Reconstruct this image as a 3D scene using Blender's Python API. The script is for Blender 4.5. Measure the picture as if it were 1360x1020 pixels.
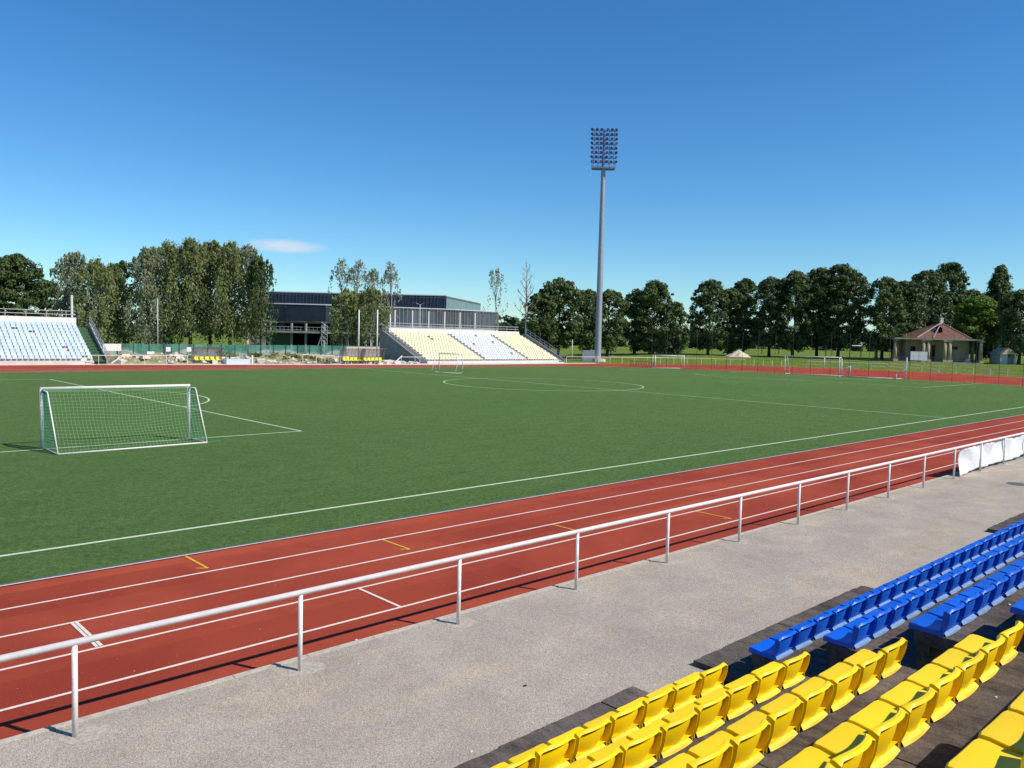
import bpy, math, random
import numpy as np
from mathutils import Vector, Matrix
R_ = math.radians
for o in list(bpy.data.objects): bpy.data.objects.remove(o)
S = bpy.context.scene
COL = S.collection
random.seed(7); rng = np.random.default_rng(7)

# ------------------------------------------------------------------ camera
F = 1077.07
CAM = np.array([-52.19926, -17.20252, 4.32180])
FW = np.array([0.68544205, 0.72564184, -0.06010922])
RT = np.array([0.72774262, -0.68542431, 0.02416995])
UP = np.array([0.02366159, 0.06031114, 0.99789914])
cd = bpy.data.cameras.new('camera'); cam = bpy.data.objects.new('camera', cd); COL.objects.link(cam)
cd.sensor_width = 36; cd.lens = 36*F/1360; cd.clip_start = 0.05; cd.clip_end = 6000
M = Matrix((( RT[0], UP[0], -FW[0], CAM[0]), (RT[1], UP[1], -FW[1], CAM[1]), (RT[2], UP[2], -FW[2], CAM[2]), (0,0,0,1)))
cam.matrix_world = M
S.camera = cam
S.view_settings.view_transform = 'Standard'; S.view_settings.look = 'None'
S.view_settings.exposure = 0.2; S.view_settings.gamma = 1.0; S.view_settings.use_curve_mapping = False

# ------------------------------------------------------------------ world and sun
SUN_EL = R_(45.0); SUN_AZ = math.atan2(0.41, -0.91)      # clockwise from +Y
w = bpy.data.worlds.new('World'); S.world = w; w.use_nodes = True
nt = w.node_tree; nt.nodes.clear()
def N(t, kind, **kw):
    n = t.nodes.new(kind)
    for k, v in kw.items(): setattr(n, k, v)
    return n
sky = N(nt, 'ShaderNodeTexSky', sky_type='NISHITA', sun_disc=False, sun_elevation=SUN_EL, sun_rotation=SUN_AZ,
        altitude=50.0, air_density=1.0, dust_density=0.0, ozone_density=4.5)
bg = N(nt, 'ShaderNodeBackground'); bg.inputs[1].default_value = 0.108
out = N(nt, 'ShaderNodeOutputWorld')
tc = N(nt, 'ShaderNodeTexCoord')
# one thin wisp of cloud low over the far side
def pixdir(px, py):
    v = FW + RT*(px-680)/F + UP*(510-py)/F
    return v/np.linalg.norm(v)
cdir = pixdir(380, 327); cr = np.cross(cdir, [0,0,1]); cr /= np.linalg.norm(cr); cu = np.cross(cr, cdir)
def dotn(vec, scale):
    d = N(nt, 'ShaderNodeVectorMath', operation='DOT_PRODUCT'); d.inputs[1].default_value = tuple(vec)
    nt.links.new(tc.outputs['Generated'], d.inputs[0])
    m = N(nt, 'ShaderNodeMath', operation='MULTIPLY'); m.inputs[1].default_value = scale
    nt.links.new(d.outputs['Value'], m.inputs[0])
    m2 = N(nt, 'ShaderNodeMath', operation='POWER'); m2.inputs[1].default_value = 2
    ab = N(nt, 'ShaderNodeMath', operation='ABSOLUTE'); nt.links.new(m.outputs[0], ab.inputs[0]); nt.links.new(ab.outputs[0], m2.inputs[0])
    return m2
a_ = dotn(cr, 1/0.052); b_ = dotn(cu, 1/0.0088)
fwd = N(nt, 'ShaderNodeVectorMath', operation='DOT_PRODUCT'); fwd.inputs[1].default_value = tuple(cdir); nt.links.new(tc.outputs['Generated'], fwd.inputs[0])
gt = N(nt, 'ShaderNodeMath', operation='GREATER_THAN'); gt.inputs[1].default_value = 0.5; nt.links.new(fwd.outputs['Value'], gt.inputs[0])
mp = N(nt, 'ShaderNodeMapping'); mp.inputs['Scale'].default_value = (40, 40, 130); nt.links.new(tc.outputs['Generated'], mp.inputs[0])
cn = N(nt, 'ShaderNodeTexNoise'); cn.inputs['Scale'].default_value = 1.0; cn.inputs['Detail'].default_value = 5; nt.links.new(mp.outputs[0], cn.inputs[0])
ad = N(nt, 'ShaderNodeMath', operation='ADD'); nt.links.new(a_.outputs[0], ad.inputs[0]); nt.links.new(b_.outputs[0], ad.inputs[1])
mr = N(nt, 'ShaderNodeMapRange', interpolation_type='SMOOTHSTEP'); nt.links.new(ad.outputs[0], mr.inputs[0])
mr.inputs[1].default_value = 1.1; mr.inputs[2].default_value = 0.0; mr.inputs[3].default_value = 0; mr.inputs[4].default_value = 1
mu = N(nt, 'ShaderNodeMath', operation='MULTIPLY'); nt.links.new(mr.outputs[0], mu.inputs[0]); nt.links.new(gt.outputs[0], mu.inputs[1])
mu2 = N(nt, 'ShaderNodeMath', operation='MULTIPLY'); nt.links.new(mu.outputs[0], mu2.inputs[0]); nt.links.new(cn.outputs[0], mu2.inputs[1])
mix = N(nt, 'ShaderNodeMix', data_type='RGBA'); nt.links.new(mu2.outputs[0], mix.inputs[0])
hs = N(nt, 'ShaderNodeHueSaturation'); hs.inputs['Saturation'].default_value = 1.22; hs.inputs['Value'].default_value = 1.0
nt.links.new(sky.outputs[0], hs.inputs['Color'])
tn = N(nt, 'ShaderNodeMix', data_type='RGBA', blend_type='MULTIPLY'); tn.inputs[0].default_value = 1.0; tn.inputs[7].default_value = (0.76, 1.0, 1.10, 1)
nt.links.new(hs.outputs[0], tn.inputs[6]); nt.links.new(tn.outputs[2], mix.inputs[6]); mix.inputs[7].default_value = (7.0, 6.6, 6.9, 1)
nt.links.new(mix.outputs[2], bg.inputs[0]); nt.links.new(bg.outputs[0], out.inputs[0])

sl = bpy.data.lights.new('sun', 'SUN'); sl.energy = 4.6; sl.angle = R_(0.5); sl.color = (1.0, 0.95, 0.86)
sun = bpy.data.objects.new('sun', sl); COL.objects.link(sun)
sd = Vector((0.41, -0.91, 0)).normalized()*math.cos(SUN_EL) + Vector((0,0,math.sin(SUN_EL)))
sun.rotation_euler = sd.to_track_quat('Z', 'Y').to_euler(); sun.location = (0, -40, 60)

# ------------------------------------------------------------------ measuring helpers (surveyed positions)
def Zp(px, py, z=0.0):                      # point of height z seen at a spot of the photograph
    d = FW + RT*(px-680)/F + UP*(510-py)/F
    t = (z-CAM[2])/d[2]; return CAM + t*d
def Yp(px, py, Y):
    d = FW + RT*(px-680)/F + UP*(510-py)/F
    return CAM + (Y-CAM[1])/d[1]*d
def Dp(px, d, z=0.0):                       # point of height z, d metres out, in the direction of a column
    a = (px-680)/F; b = ((z-CAM[2])/d - FW[2] - RT[2]*a)/UP[2]
    return CAM + d*(FW + RT*a + UP*b)
def Hp(px, py, d):                          # height seen at that spot when d metres out
    return float((CAM + d*(FW + RT*(px-680)/F + UP*(510-py)/F))[2])
def dep(P): return float((np.array(P)-CAM)@FW)
VIEW_ROT = math.atan2(RT[1], RT[0])         # rotation that turns local +X along the image's horizontal

# ------------------------------------------------------------------ materials
MATS = {}
def mat(name, col, rough=0.7, noise=None, amt=0.25, scale=8.0, bump=0.0, bscale=None, metal=0.0, spec=0.4, col2=None, detail=4, stretch=None, trans=0.0, alpha=1.0, coat=0.0):
    if name in MATS: return MATS[name]
    m = bpy.data.materials.new(name); m.use_nodes = True; t = m.node_tree
    b = t.nodes['Principled BSDF']; b.inputs['Roughness'].default_value = rough; b.inputs['Metallic'].default_value = metal
    b.inputs['Specular IOR Level'].default_value = spec
    b.inputs['Coat Weight'].default_value = coat
    if alpha < 1: b.inputs['Alpha'].default_value = alpha
    if trans: b.inputs['Transmission Weight'].default_value = trans
    c = tuple(col)+(1,)
    tcn = N(t, 'ShaderNodeTexCoord'); src = tcn.outputs['Object']
    if stretch:
        mpn = N(t, 'ShaderNodeMapping'); mpn.inputs['Scale'].default_value = stretch; t.links.new(src, mpn.inputs[0]); src = mpn.outputs[0]
    nz = N(t, 'ShaderNodeTexNoise'); nz.inputs['Scale'].default_value = scale; nz.inputs['Detail'].default_value = detail; nz.inputs['Roughness'].default_value = 0.65
    t.links.new(src, nz.inputs[0])
    cr_ = N(t, 'ShaderNodeMapRange'); cr_.inputs[1].default_value = 0.3; cr_.inputs[2].default_value = 0.7; t.links.new(nz.outputs[0], cr_.inputs[0])
    mx = N(t, 'ShaderNodeMix', data_type='RGBA'); t.links.new(cr_.outputs[0], mx.inputs[0])
    if col2 is None:
        lo = tuple(v*(1-amt) for v in col)+(1,); hi = tuple(min(1, v*(1+amt)) for v in col)+(1,)
    else: lo = c; hi = tuple(col2)+(1,)
    mx.inputs[6].default_value = lo; mx.inputs[7].default_value = hi
    t.links.new(mx.outputs[2], b.inputs['Base Color'])
    if bump:
        n2 = N(t, 'ShaderNodeTexNoise'); n2.inputs['Scale'].default_value = bscale or scale*4; n2.inputs['Detail'].default_value = 3; t.links.new(src, n2.inputs[0])
        bp = N(t, 'ShaderNodeBump'); bp.inputs['Strength'].default_value = bump; bp.inputs['Distance'].default_value = 0.02
        t.links.new(n2.outputs[0], bp.inputs['Height']); t.links.new(bp.outputs[0], b.inputs['Normal'])
    m['main'] = 1; MATS[name] = m; return m

def node_noise(t, src, scale, detail=3, rough=0.6, lo=0.3, hi=0.7, stretch=None):
    if stretch:
        q = N(t, 'ShaderNodeMapping'); q.inputs['Scale'].default_value = stretch; t.links.new(src, q.inputs[0]); src = q.outputs[0]
    n = N(t, 'ShaderNodeTexNoise'); n.inputs['Scale'].default_value = scale; n.inputs['Detail'].default_value = detail; n.inputs['Roughness'].default_value = rough
    t.links.new(src, n.inputs[0])
    r = N(t, 'ShaderNodeMapRange'); r.inputs[1].default_value = lo; r.inputs[2].default_value = hi; t.links.new(n.outputs[0], r.inputs[0])
    return r.outputs[0]
def node_mix(t, fac, a, b, mode='MIX'):
    m = N(t, 'ShaderNodeMix', data_type='RGBA', blend_type=mode)
    if hasattr(fac, 'links') or hasattr(fac, 'is_linked'): t.links.new(fac, m.inputs[0])
    else: m.inputs[0].default_value = fac
    for v, i in ((a, 6), (b, 7)):
        if isinstance(v, tuple): m.inputs[i].default_value = v+(1,) if len(v) == 3 else v
        else: t.links.new(v, m.inputs[i])
    return m.outputs[2]
def base(name, rough=0.8, spec=0.3):
    m = bpy.data.materials.new(name); m.use_nodes = True; t = m.node_tree; b = t.nodes['Principled BSDF']
    b.inputs['Roughness'].default_value = rough; b.inputs['Specular IOR Level'].default_value = spec
    tcn = N(t, 'ShaderNodeTexCoord'); MATS[name] = m
    return m, t, b, tcn.outputs['Object']
def bumpn(t, b, h, strength, dist):
    bp = N(t, 'ShaderNodeBump'); bp.inputs['Strength'].default_value = strength; bp.inputs['Distance'].default_value = dist
    t.links.new(h, bp.inputs['Height']); t.links.new(bp.outputs[0], b.inputs['Normal'])

# artificial turf
m, t, b, oc = base('turf', 1.0, 0.05)
fine = node_noise(t, oc, 26, 4, 0.8, 0.25, 0.75)
mid = node_noise(t, oc, 0.9, 5, 0.7, 0.3, 0.7, (1, 1.9, 1))
big = node_noise(t, oc, 0.07, 3, 0.6, 0.3, 0.7)
tuft = node_noise(t, oc, 7, 3, 0.75, 0.36, 0.64)
c0 = node_mix(t, fine, (0.050, 0.105, 0.028), (0.168, 0.275, 0.085))
c1 = node_mix(t, tuft, node_mix(t, 1.0, c0, (0.72, 0.76, 0.70), 'MULTIPLY'), node_mix(t, 1.0, c0, (1.26, 1.20, 1.22), 'MULTIPLY'))
c2 = node_mix(t, mid, c1, node_mix(t, 1.0, c1, (0.70, 0.76, 0.70), 'MULTIPLY'))
c3 = node_mix(t, big, c2, node_mix(t, 1.0, c2, (1.15, 1.07, 1.1), 'MULTIPLY'))
t.links.new(c3, b.inputs['Base Color']); bumpn(t, b, fine, 0.9, 0.03)
# running track rubber
m, t, b, oc = base('track_rubber', 0.95, 0.12)
fine = node_noise(t, oc, 60, 3, 0.7, 0.3, 0.7)
big = node_noise(t, oc, 0.35, 4, 0.6, 0.42, 0.6)
spk = node_noise(t, oc, 15, 2, 0.9, 0.715, 0.735)
bk = N(t, 'ShaderNodeTexBrick'); bk.inputs['Scale'].default_value = 1.0; bk.inputs['Brick Width'].default_value = 9.3; bk.inputs['Row Height'].default_value = 1.228
bk.inputs['Color1'].default_value = (1, 1, 1, 1); bk.inputs['Color2'].default_value = (0.80, 0.71, 0.74, 1); bk.inputs['Mortar Size'].default_value = 0.0
t.links.new(oc, bk.inputs[0])
c1 = node_mix(t, fine, (0.315, 0.052, 0.024), (0.45, 0.088, 0.045))
c2 = node_mix(t, big, c1, node_mix(t, 1.0, c1, (0.84, 0.76, 0.8), 'MULTIPLY'))
c3 = node_mix(t, 1.0, c2, bk.outputs[0], 'MULTIPLY')
c4 = node_mix(t, spk, c3, (0.62, 0.42, 0.36))
t.links.new(c4, b.inputs['Base Color']); bumpn(t, b, fine, 0.35, 0.006)
# asphalt walkway with pale chippings
m, t, b, oc = base('chip_asphalt', 1.0, 0.08)
vo = N(t, 'ShaderNodeTexVoronoi'); vo.inputs['Scale'].default_value = 150; t.links.new(oc, vo.inputs[0])
cr_ = N(t, 'ShaderNodeMapRange'); cr_.inputs[1].default_value = 0.1; cr_.inputs[2].default_value = 0.9
sp = N(t, 'ShaderNodeSeparateColor'); t.links.new(vo.outputs['Color'], sp.inputs[0]); t.links.new(sp.outputs[0], cr_.inputs[0])
big = node_noise(t, oc, 0.8, 5, 0.7, 0.32, 0.68)
st = node_noise(t, oc, 0.5, 4, 0.7, 0.5, 0.68, (0.35, 1.6, 1))
c1 = node_mix(t, cr_.outputs[0], (0.25, 0.208, 0.170), (0.62, 0.535, 0.44))
c2 = node_mix(t, big, c1, node_mix(t, 1.0, c1, (0.76, 0.76, 0.77), 'MULTIPLY'))
c3 = node_mix(t, st, c2, node_mix(t, 1.0, c2, (1.16, 1.10, 0.98), 'MULTIPLY'))
t.links.new(c3, b.inputs['Base Color']); bumpn(t, b, cr_.outputs[0], 0.5, 0.006)
# weathered stand concrete: dark stains dragged across the step
m, t, b, oc = base('old_concrete', 0.92, 0.2)
s1 = node_noise(t, oc, 3.5, 6, 0.8, 0.3, 0.7, (1.9, 0.75, 1))
s2 = node_noise(t, oc, 30, 4, 0.8, 0.3, 0.7)
s3 = node_noise(t, oc, 0.9, 4, 0.6, 0.35, 0.65)
c1 = node_mix(t, s1, (0.055, 0.045, 0.038), (0.215, 0.178, 0.155))
c2 = node_mix(t, s2, node_mix(t, 1.0, c1, (0.72, 0.72, 0.72), 'MULTIPLY'), node_mix(t, 1.0, c1, (1.25, 1.22, 1.2), 'MULTIPLY'))
c3 = node_mix(t, s3, c2, node_mix(t, 1.0, c2, (0.62, 0.60, 0.58), 'MULTIPLY'))
t.links.new(c3, b.inputs['Base Color']); bumpn(t, b, s2, 0.7, 0.01)
# meadow
m, t, b, oc = base('meadow', 0.95, 0.1)
g1 = node_noise(t, oc, 1.2, 6, 0.75, 0.3, 0.7); g2 = node_noise(t, oc, 0.06, 4, 0.6, 0.35, 0.65); g3 = node_noise(t, oc, 9, 3, 0.8, 0.3, 0.7)
c1 = node_mix(t, g1, (0.075, 0.13, 0.018), (0.21, 0.30, 0.045))
c2 = node_mix(t, g2, c1, node_mix(t, 1.0, c1, (1.35, 1.1, 1.2), 'MULTIPLY'))
c3 = node_mix(t, g3, node_mix(t, 1.0, c2, (0.75, 0.78, 0.7), 'MULTIPLY'), c2)
t.links.new(c3, b.inputs['Base Color']); bumpn(t, b, g1, 1.0, 0.15)
# paints, plastics
def plastic(name, col, rough, dirt=0.12, dust=(0.5, 0.45, 0.38)):
    m, t, b, oc = base(name, rough, 0.28)
    oi = N(t, 'ShaderNodeObjectInfo')
    q = N(t, 'ShaderNodeVectorMath', operation='ADD'); t.links.new(oc, q.inputs[0]); 
    mm = N(t, 'ShaderNodeVectorMath', operation='SCALE'); mm.inputs[0].default_value = (17.3, 9.1, 4.7); t.links.new(oi.outputs['Random'], mm.inputs['Scale']); t.links.new(mm.outputs[0], q.inputs[1])
    d = node_noise(t, q.outputs[0], 7, 6, 0.75, 0.5, 0.85); l = node_noise(t, q.outputs[0], 2.2, 3, 0.6, 0.3, 0.7)
    rv = N(t, 'ShaderNodeMapRange'); rv.inputs[3].default_value = 0.86; rv.inputs[4].default_value = 1.06; t.links.new(oi.outputs['Random'], rv.inputs[0])
    hsv = N(t, 'ShaderNodeHueSaturation'); hsv.inputs['Color'].default_value = tuple(col)+(1,); t.links.new(rv.outputs[0], hsv.inputs['Value'])
    c1 = node_mix(t, l, hsv.outputs[0], node_mix(t, 1.0, hsv.outputs[0], (0.94, 0.93, 0.9), 'MULTIPLY'))
    dm = N(t, 'ShaderNodeMath', operation='MULTIPLY'); dm.inputs[1].default_value = dirt; t.links.new(d, dm.inputs[0])
    c2 = node_mix(t, dm.outputs[0], c1, dust)
    spk = node_noise(t, q.outputs[0], 38, 2, 0.9, 0.72, 0.75)
    c3 = node_mix(t, spk, c2, node_mix(t, 1.0, c2, (0.45, 0.42, 0.4), 'MULTIPLY'))
    t.links.new(c3, b.inputs['Base Color'])
    rr = N(t, 'ShaderNodeMapRange'); rr.inputs[3].default_value = rough; rr.inputs[4].default_value = min(1, rough+0.25); t.links.new(d, rr.inputs[0]); t.links.new(rr.outputs[0], b.inputs['Roughness'])
    return m
plastic('yellow_plastic', (0.98, 0.655, 0.001), 0.42, 0.05)
plastic('blue_plastic', (0.002, 0.105, 0.62), 0.36, 0.10, (0.3, 0.38, 0.5))
plastic('white_plastic', (0.60, 0.69, 0.77), 0.5, 0.3, (0.42, 0.44, 0.45))
plastic('pale_yellow_plastic', (0.86, 0.83, 0.58), 0.5, 0.2, (0.7, 0.68, 0.55))
plastic('lavender_plastic', (0.76, 0.78, 0.84), 0.5, 0.25, (0.5, 0.5, 0.52))
plastic('dust_yellow', (0.90, 0.62, 0.05), 0.7, 0.35, (0.55, 0.5, 0.42))
plastic('dust_blue', (0.16, 0.26, 0.46), 0.7, 0.7, (0.42, 0.44, 0.46))
WHITE = mat('white_paint', (0.76, 0.69, 0.65), 0.45, amt=0.10, scale=5, spec=0.5)
LINE = mat('line_paint', (0.74, 0.62, 0.52), 0.8, amt=0.16, scale=18)
TLINE = mat('turf_line', (0.52, 0.60, 0.40), 0.9, amt=0.2, scale=22)
YLINE = mat('yellow_line', (0.70, 0.36, 0.03), 0.8, amt=0.2, scale=18)
KERBW = mat('kerb_white', (0.62, 0.53, 0.47), 0.7, amt=0.15, scale=9)
DRAIN = mat('drain_grey', (0.09, 0.10, 0.09), 0.8, amt=0.35, scale=30)
EDGE = mat('edge_concrete', (0.46, 0.41, 0.34), 0.9, amt=0.2, scale=14, bump=0.3)
PATCH = mat('patch_concrete', (0.43, 0.375, 0.305), 0.92, amt=0.3, scale=18, bump=0.6)
GALV = mat('galvanised', (0.46, 0.44, 0.43), 0.5, amt=0.12, scale=6)
POSTG = mat('post_paint', (0.74, 0.69, 0.65), 0.5, amt=0.15, scale=9)
GREY = mat('grey_steel', (0.33, 0.35, 0.39), 0.5, amt=0.15, scale=4, metal=0.3)
DARK = mat('dark_steel', (0.05, 0.06, 0.07), 0.6, amt=0.3, scale=4)
BLUEST = mat('blue_steel', (0.13, 0.19, 0.36), 0.55, amt=0.2, scale=4)
STANDC = mat('pale_concrete', (0.62, 0.57, 0.52), 0.9, amt=0.10, scale=1.6, detail=6)
WALLP = mat('parapet_white', (0.75, 0.68, 0.64), 0.85, amt=0.08, scale=0.9, detail=6)
SHADEC = mat('grey_concrete', (0.26, 0.26, 0.25), 0.9, amt=0.18, scale=1.2, detail=6)
GREENP = mat('green_carpet', (0.07, 0.15, 0.07), 0.9, amt=0.2, scale=3)
MESHG = mat('green_mesh', (0.08, 0.25, 0.19), 0.8, amt=0.4, scale=0.6, alpha=0.62)
MESHP = mat('pale_mesh', (0.30, 0.37, 0.34), 0.85, amt=0.25, scale=1.5, alpha=0.9)
DKCLAD = mat('dark_cladding', (0.018, 0.026, 0.045), 0.38, amt=0.25, scale=0.5, spec=0.5)
BLUECLAD = mat('blue_grey_cladding', (0.035, 0.05, 0.085), 0.35, amt=0.2, scale=0.4, spec=0.5)
SIDECLAD = mat('green_grey_cladding', (0.16, 0.25, 0.24), 0.5, amt=0.10, scale=0.3)
METALC = mat('grey_glass_cladding', (0.13, 0.145, 0.165), 0.3, amt=0.4, scale=0.45, stretch=(2.5, 2.5, 0.35), metal=0.4)
FASCIA = mat('pale_fascia', (0.55, 0.56, 0.57), 0.6, amt=0.1, scale=1)
GLASS = mat('dark_glazing', (0.012, 0.018, 0.02), 0.12, amt=0.5, scale=0.4, spec=0.6)
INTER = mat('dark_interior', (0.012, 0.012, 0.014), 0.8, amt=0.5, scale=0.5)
ROOFT = mat('roof_tiles', (0.17, 0.075, 0.048), 0.85, amt=0.6, scale=2.2, stretch=(1, 1, 3), bump=0.8, bscale=10)
CREAM = mat('cream_render', (0.37, 0.29, 0.18), 0.9, amt=0.22, scale=0.9, detail=6)
ROOFB = mat('roof_board', (0.30, 0.26, 0.22), 0.85, amt=0.2, scale=1.5)
SAND = mat('sand', (0.62, 0.52, 0.39), 0.95, amt=0.15, scale=1.2, bump=0.6)
EARTH = mat('rubble_earth', (0.10, 0.115, 0.035), 0.95, col2=(0.42, 0.36, 0.20), scale=0.9, detail=8, bump=1.0, bscale=5)
BARK = mat('bark', (0.05, 0.042, 0.034), 0.95, amt=0.35, scale=3)
BIRCHB = mat('birch_bark', (0.36, 0.33, 0.29), 0.9, amt=0.5, scale=3.5, stretch=(1, 1, 2))
RUBBLE = mat('rubble_stone', (0.60, 0.53, 0.44), 0.95, amt=0.35, scale=2.5)
NETW = mat('net_cord', (0.20, 0.42, 0.20), 0.85, amt=0.15, scale=9)
NETG = mat('net_green', (0.035, 0.20, 0.11), 0.85, amt=0.3, scale=5)
NETD = mat('net_dark', (0.03, 0.035, 0.035), 0.85, amt=0.2, scale=3)
ORANGE = mat('orange_net', (0.60, 0.25, 0.06), 0.85, amt=0.2, scale=3)
CLOTH = mat('white_tarpaulin', (0.74, 0.77, 0.79), 0.65, amt=0.08, scale=2.0, bump=1.0, bscale=7)
PERSP = mat('smoked_canopy', (0.30, 0.26, 0.24), 0.3, amt=0.2, scale=2, alpha=0.62)
DYEL = mat('dugout_yellow', (0.80, 0.68, 0.05), 0.5, amt=0.1, scale=3)
TEAL = mat('teal_panel', (0.05, 0.09, 0.085), 0.6, amt=0.2, scale=2)
REDF = mat('red_steel', (0.30, 0.03, 0.025), 0.6, amt=0.3, scale=3)
LAMPG = mat('lamp_body', (0.12, 0.18, 0.38), 0.45, amt=0.3, scale=2)
LGL = mat('lamp_glass', (0.10, 0.13, 0.24), 0.25, amt=0.3, scale=2)
MUD = mat('dirt', (0.05, 0.04, 0.03), 0.95, amt=0.4, scale=8)
def leafmat(name, a, bcol, tr=0.25):
    m = bpy.data.materials.new(name); m.use_nodes = True; t = m.node_tree; t.nodes.clear()
    o = N(t, 'ShaderNodeOutputMaterial'); b = N(t, 'ShaderNodeBsdfPrincipled'); tl = N(t, 'ShaderNodeBsdfTranslucent'); ms = N(t, 'ShaderNodeMixShader')
    g = N(t, 'ShaderNodeTexCoord'); n = node_noise(t, g.outputs['Object'], 0.55, 3, 0.6, 0.35, 0.65); n2 = node_noise(t, g.outputs['Object'], 5, 2, 0.6, 0.3, 0.7)
    c = node_mix(t, n, a, bcol); c = node_mix(t, n2, node_mix(t, 1.0, c, (0.7, 0.72, 0.75), 'MULTIPLY'), node_mix(t, 1.0, c, (1.3, 1.25, 1.2), 'MULTIPLY'))
    b.inputs['Roughness'].default_value = 0.6; b.inputs['Specular IOR Level'].default_value = 0.22
    t.links.new(c, b.inputs['Base Color']); t.links.new(c, tl.inputs[0]); ms.inputs[0].default_value = tr
    t.links.new(b.outputs[0], ms.inputs[1]); t.links.new(tl.outputs[0], ms.inputs[2]); t.links.new(ms.outputs[0], o.inputs[0])
    MATS[name] = m; return m
LEAF = {'pale': leafmat('leaf_pale', (0.20, 0.22, 0.15), (0.38, 0.39, 0.29), 0.3), 'dark': leafmat('leaf_dark', (0.045, 0.078, 0.025), (0.13, 0.18, 0.052), 0.22),
        'mid': leafmat('leaf_mid', (0.045, 0.075, 0.022), (0.10, 0.14, 0.04), 0.2),
        'birch': leafmat('leaf_birch', (0.13, 0.16, 0.055), (0.28, 0.31, 0.12), 0.28),
        'grey': leafmat('leaf_grey', (0.16, 0.185, 0.095), (0.33, 0.35, 0.20), 0.28),
        'light': leafmat('leaf_light', (0.09, 0.17, 0.02), (0.18, 0.28, 0.035), 0.3),
        'weed': leafmat('leaf_weed', (0.08, 0.11, 0.02), (0.24, 0.22, 0.06), 0.2),
        'far': leafmat('leaf_far', (0.035, 0.065, 0.028), (0.075, 0.12, 0.05), 0.15)}

# ------------------------------------------------------------------ mesh builder
class MB:
    def __init__(s): s.v = []; s.f = []
    def quad(s, a, b, c, d):
        n = len(s.v); s.v += [tuple(a), tuple(b), tuple(c), tuple(d)]; s.f.append((n, n+1, n+2, n+3)); return s
    def poly(s, pts):
        n = len(s.v); s.v += [tuple(p) for p in pts]; s.f.append(tuple(range(n, n+len(pts)))); return s
    def box(s, c, size, rz=0.0, M=None):
        n = len(s.v); hx, hy, hz = size[0]/2, size[1]/2, size[2]/2; co, si = math.cos(rz), math.sin(rz)
        for z in (-hz, hz):
            for x, y in ((-hx, -hy), (hx, -hy), (hx, hy), (-hx, hy)):
                p = Vector((x, y, z))
                if M is not None: p = M @ p; s.v.append((c[0]+p.x, c[1]+p.y, c[2]+p.z))
                else: s.v.append((c[0]+x*co-y*si, c[1]+x*si+y*co, c[2]+z))
        for q in ((3,2,1,0), (4,5,6,7), (0,1,5,4), (1,2,6,5), (2,3,7,6), (3,0,4,7)): s.f.append(tuple(n+i for i in q))
        return s
    def bx(s, x0, x1, y0, y1, z0, z1): return s.box(((x0+x1)/2, (y0+y1)/2, (z0+z1)/2), (x1-x0, y1-y0, z1-z0))
    def tube(s, p0, p1, r0, r1=None, n=8, caps=True):
        r1 = r0 if r1 is None else r1; a = Vector(p0); b = Vector(p1); d = (b-a)
        if d.length < 1e-6: return s
        d.normalize(); q = d.to_track_quat('Z', 'Y'); k = len(s.v)
        for c, r in ((a, r0), (b, r1)):
            for i in range(n):
                t_ = 2*math.pi*i/n; v = q @ Vector((math.cos(t_)*r, math.sin(t_)*r, 0)); s.v.append(tuple(c+v))
        for i in range(n): j = (i+1) % n; s.f.append((k+i, k+j, k+n+j, k+n+i))
        if caps: s.f.append(tuple(k+n-1-i for i in range(n))); s.f.append(tuple(k+n+i for i in range(n)))
        return s
    def path(s, pts, r, n=8, closed=False):
        for i in range(len(pts)-(0 if closed else 1)): s.tube(pts[i], pts[(i+1) % len(pts)], r, r, n)
        return s
    def prism(s, outline, z0, z1):        # outline CCW list of (x,y)
        k = len(s.v); n = len(outline)
        s.v += [(x, y, z0) for x, y in outline]+[(x, y, z1) for x, y in outline]
        s.f.append(tuple(k+n-1-i for i in range(n))); s.f.append(tuple(k+n+i for i in range(n)))
        for i in range(n): j = (i+1) % n; s.f.append((k+i, k+j, k+n+j, k+n+i))
        return s
    def build(s, name, material, parent=None, smooth=False, world=True):
        me = bpy.data.meshes.new(name); v = s.v
        if parent is not None and world:
            L = parent.location; v = [(a-L.x, b-L.y, c-L.z) for a, b, c in v]
        me.from_pydata(v, [], s.f); me.update()
        ms = material if isinstance(material, (list, tuple)) else [material]
        for m in ms: me.materials.append(MATS[m] if isinstance(m, str) else m)
        o = bpy.data.objects.new(name, me); COL.objects.link(o)
        if parent is not None: o.parent = parent
        if smooth:
            me.polygons.foreach_set('use_smooth', [True]*len(me.polygons))
        return o
def tag(o, label=None, cat=None, group=None, kind=None):
    if label: o['label'] = label
    if cat: o['category'] = cat
    if group: o['group'] = group
    if kind: o['kind'] = kind
    return o
def thing(name, loc, label, cat, group=None):
    o = bpy.data.objects.new(name, None); o.location = tuple(float(v) for v in loc); o.empty_display_size = 0.3; COL.objects.link(o)
    return tag(o, label, cat, group)
def struct(name, mb, m): return tag(mb.build(name, m), kind='structure')
def sheet(name, outline, z, m):
    mb = MB(); mb.poly([(x, y, z) for x, y in outline]); return struct(name, mb, m)
ORD = ['first','second','third','fourth','fifth','sixth','seventh','eighth','ninth','tenth','eleventh','twelfth','thirteenth','fourteenth','fifteenth','sixteenth','seventeenth','eighteenth','nineteenth','twentieth','twenty-first','twenty-second','twenty-third','twenty-fourth','twenty-fifth','twenty-sixth','twenty-seventh','twenty-eighth','twenty-ninth','thirtieth']

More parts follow.
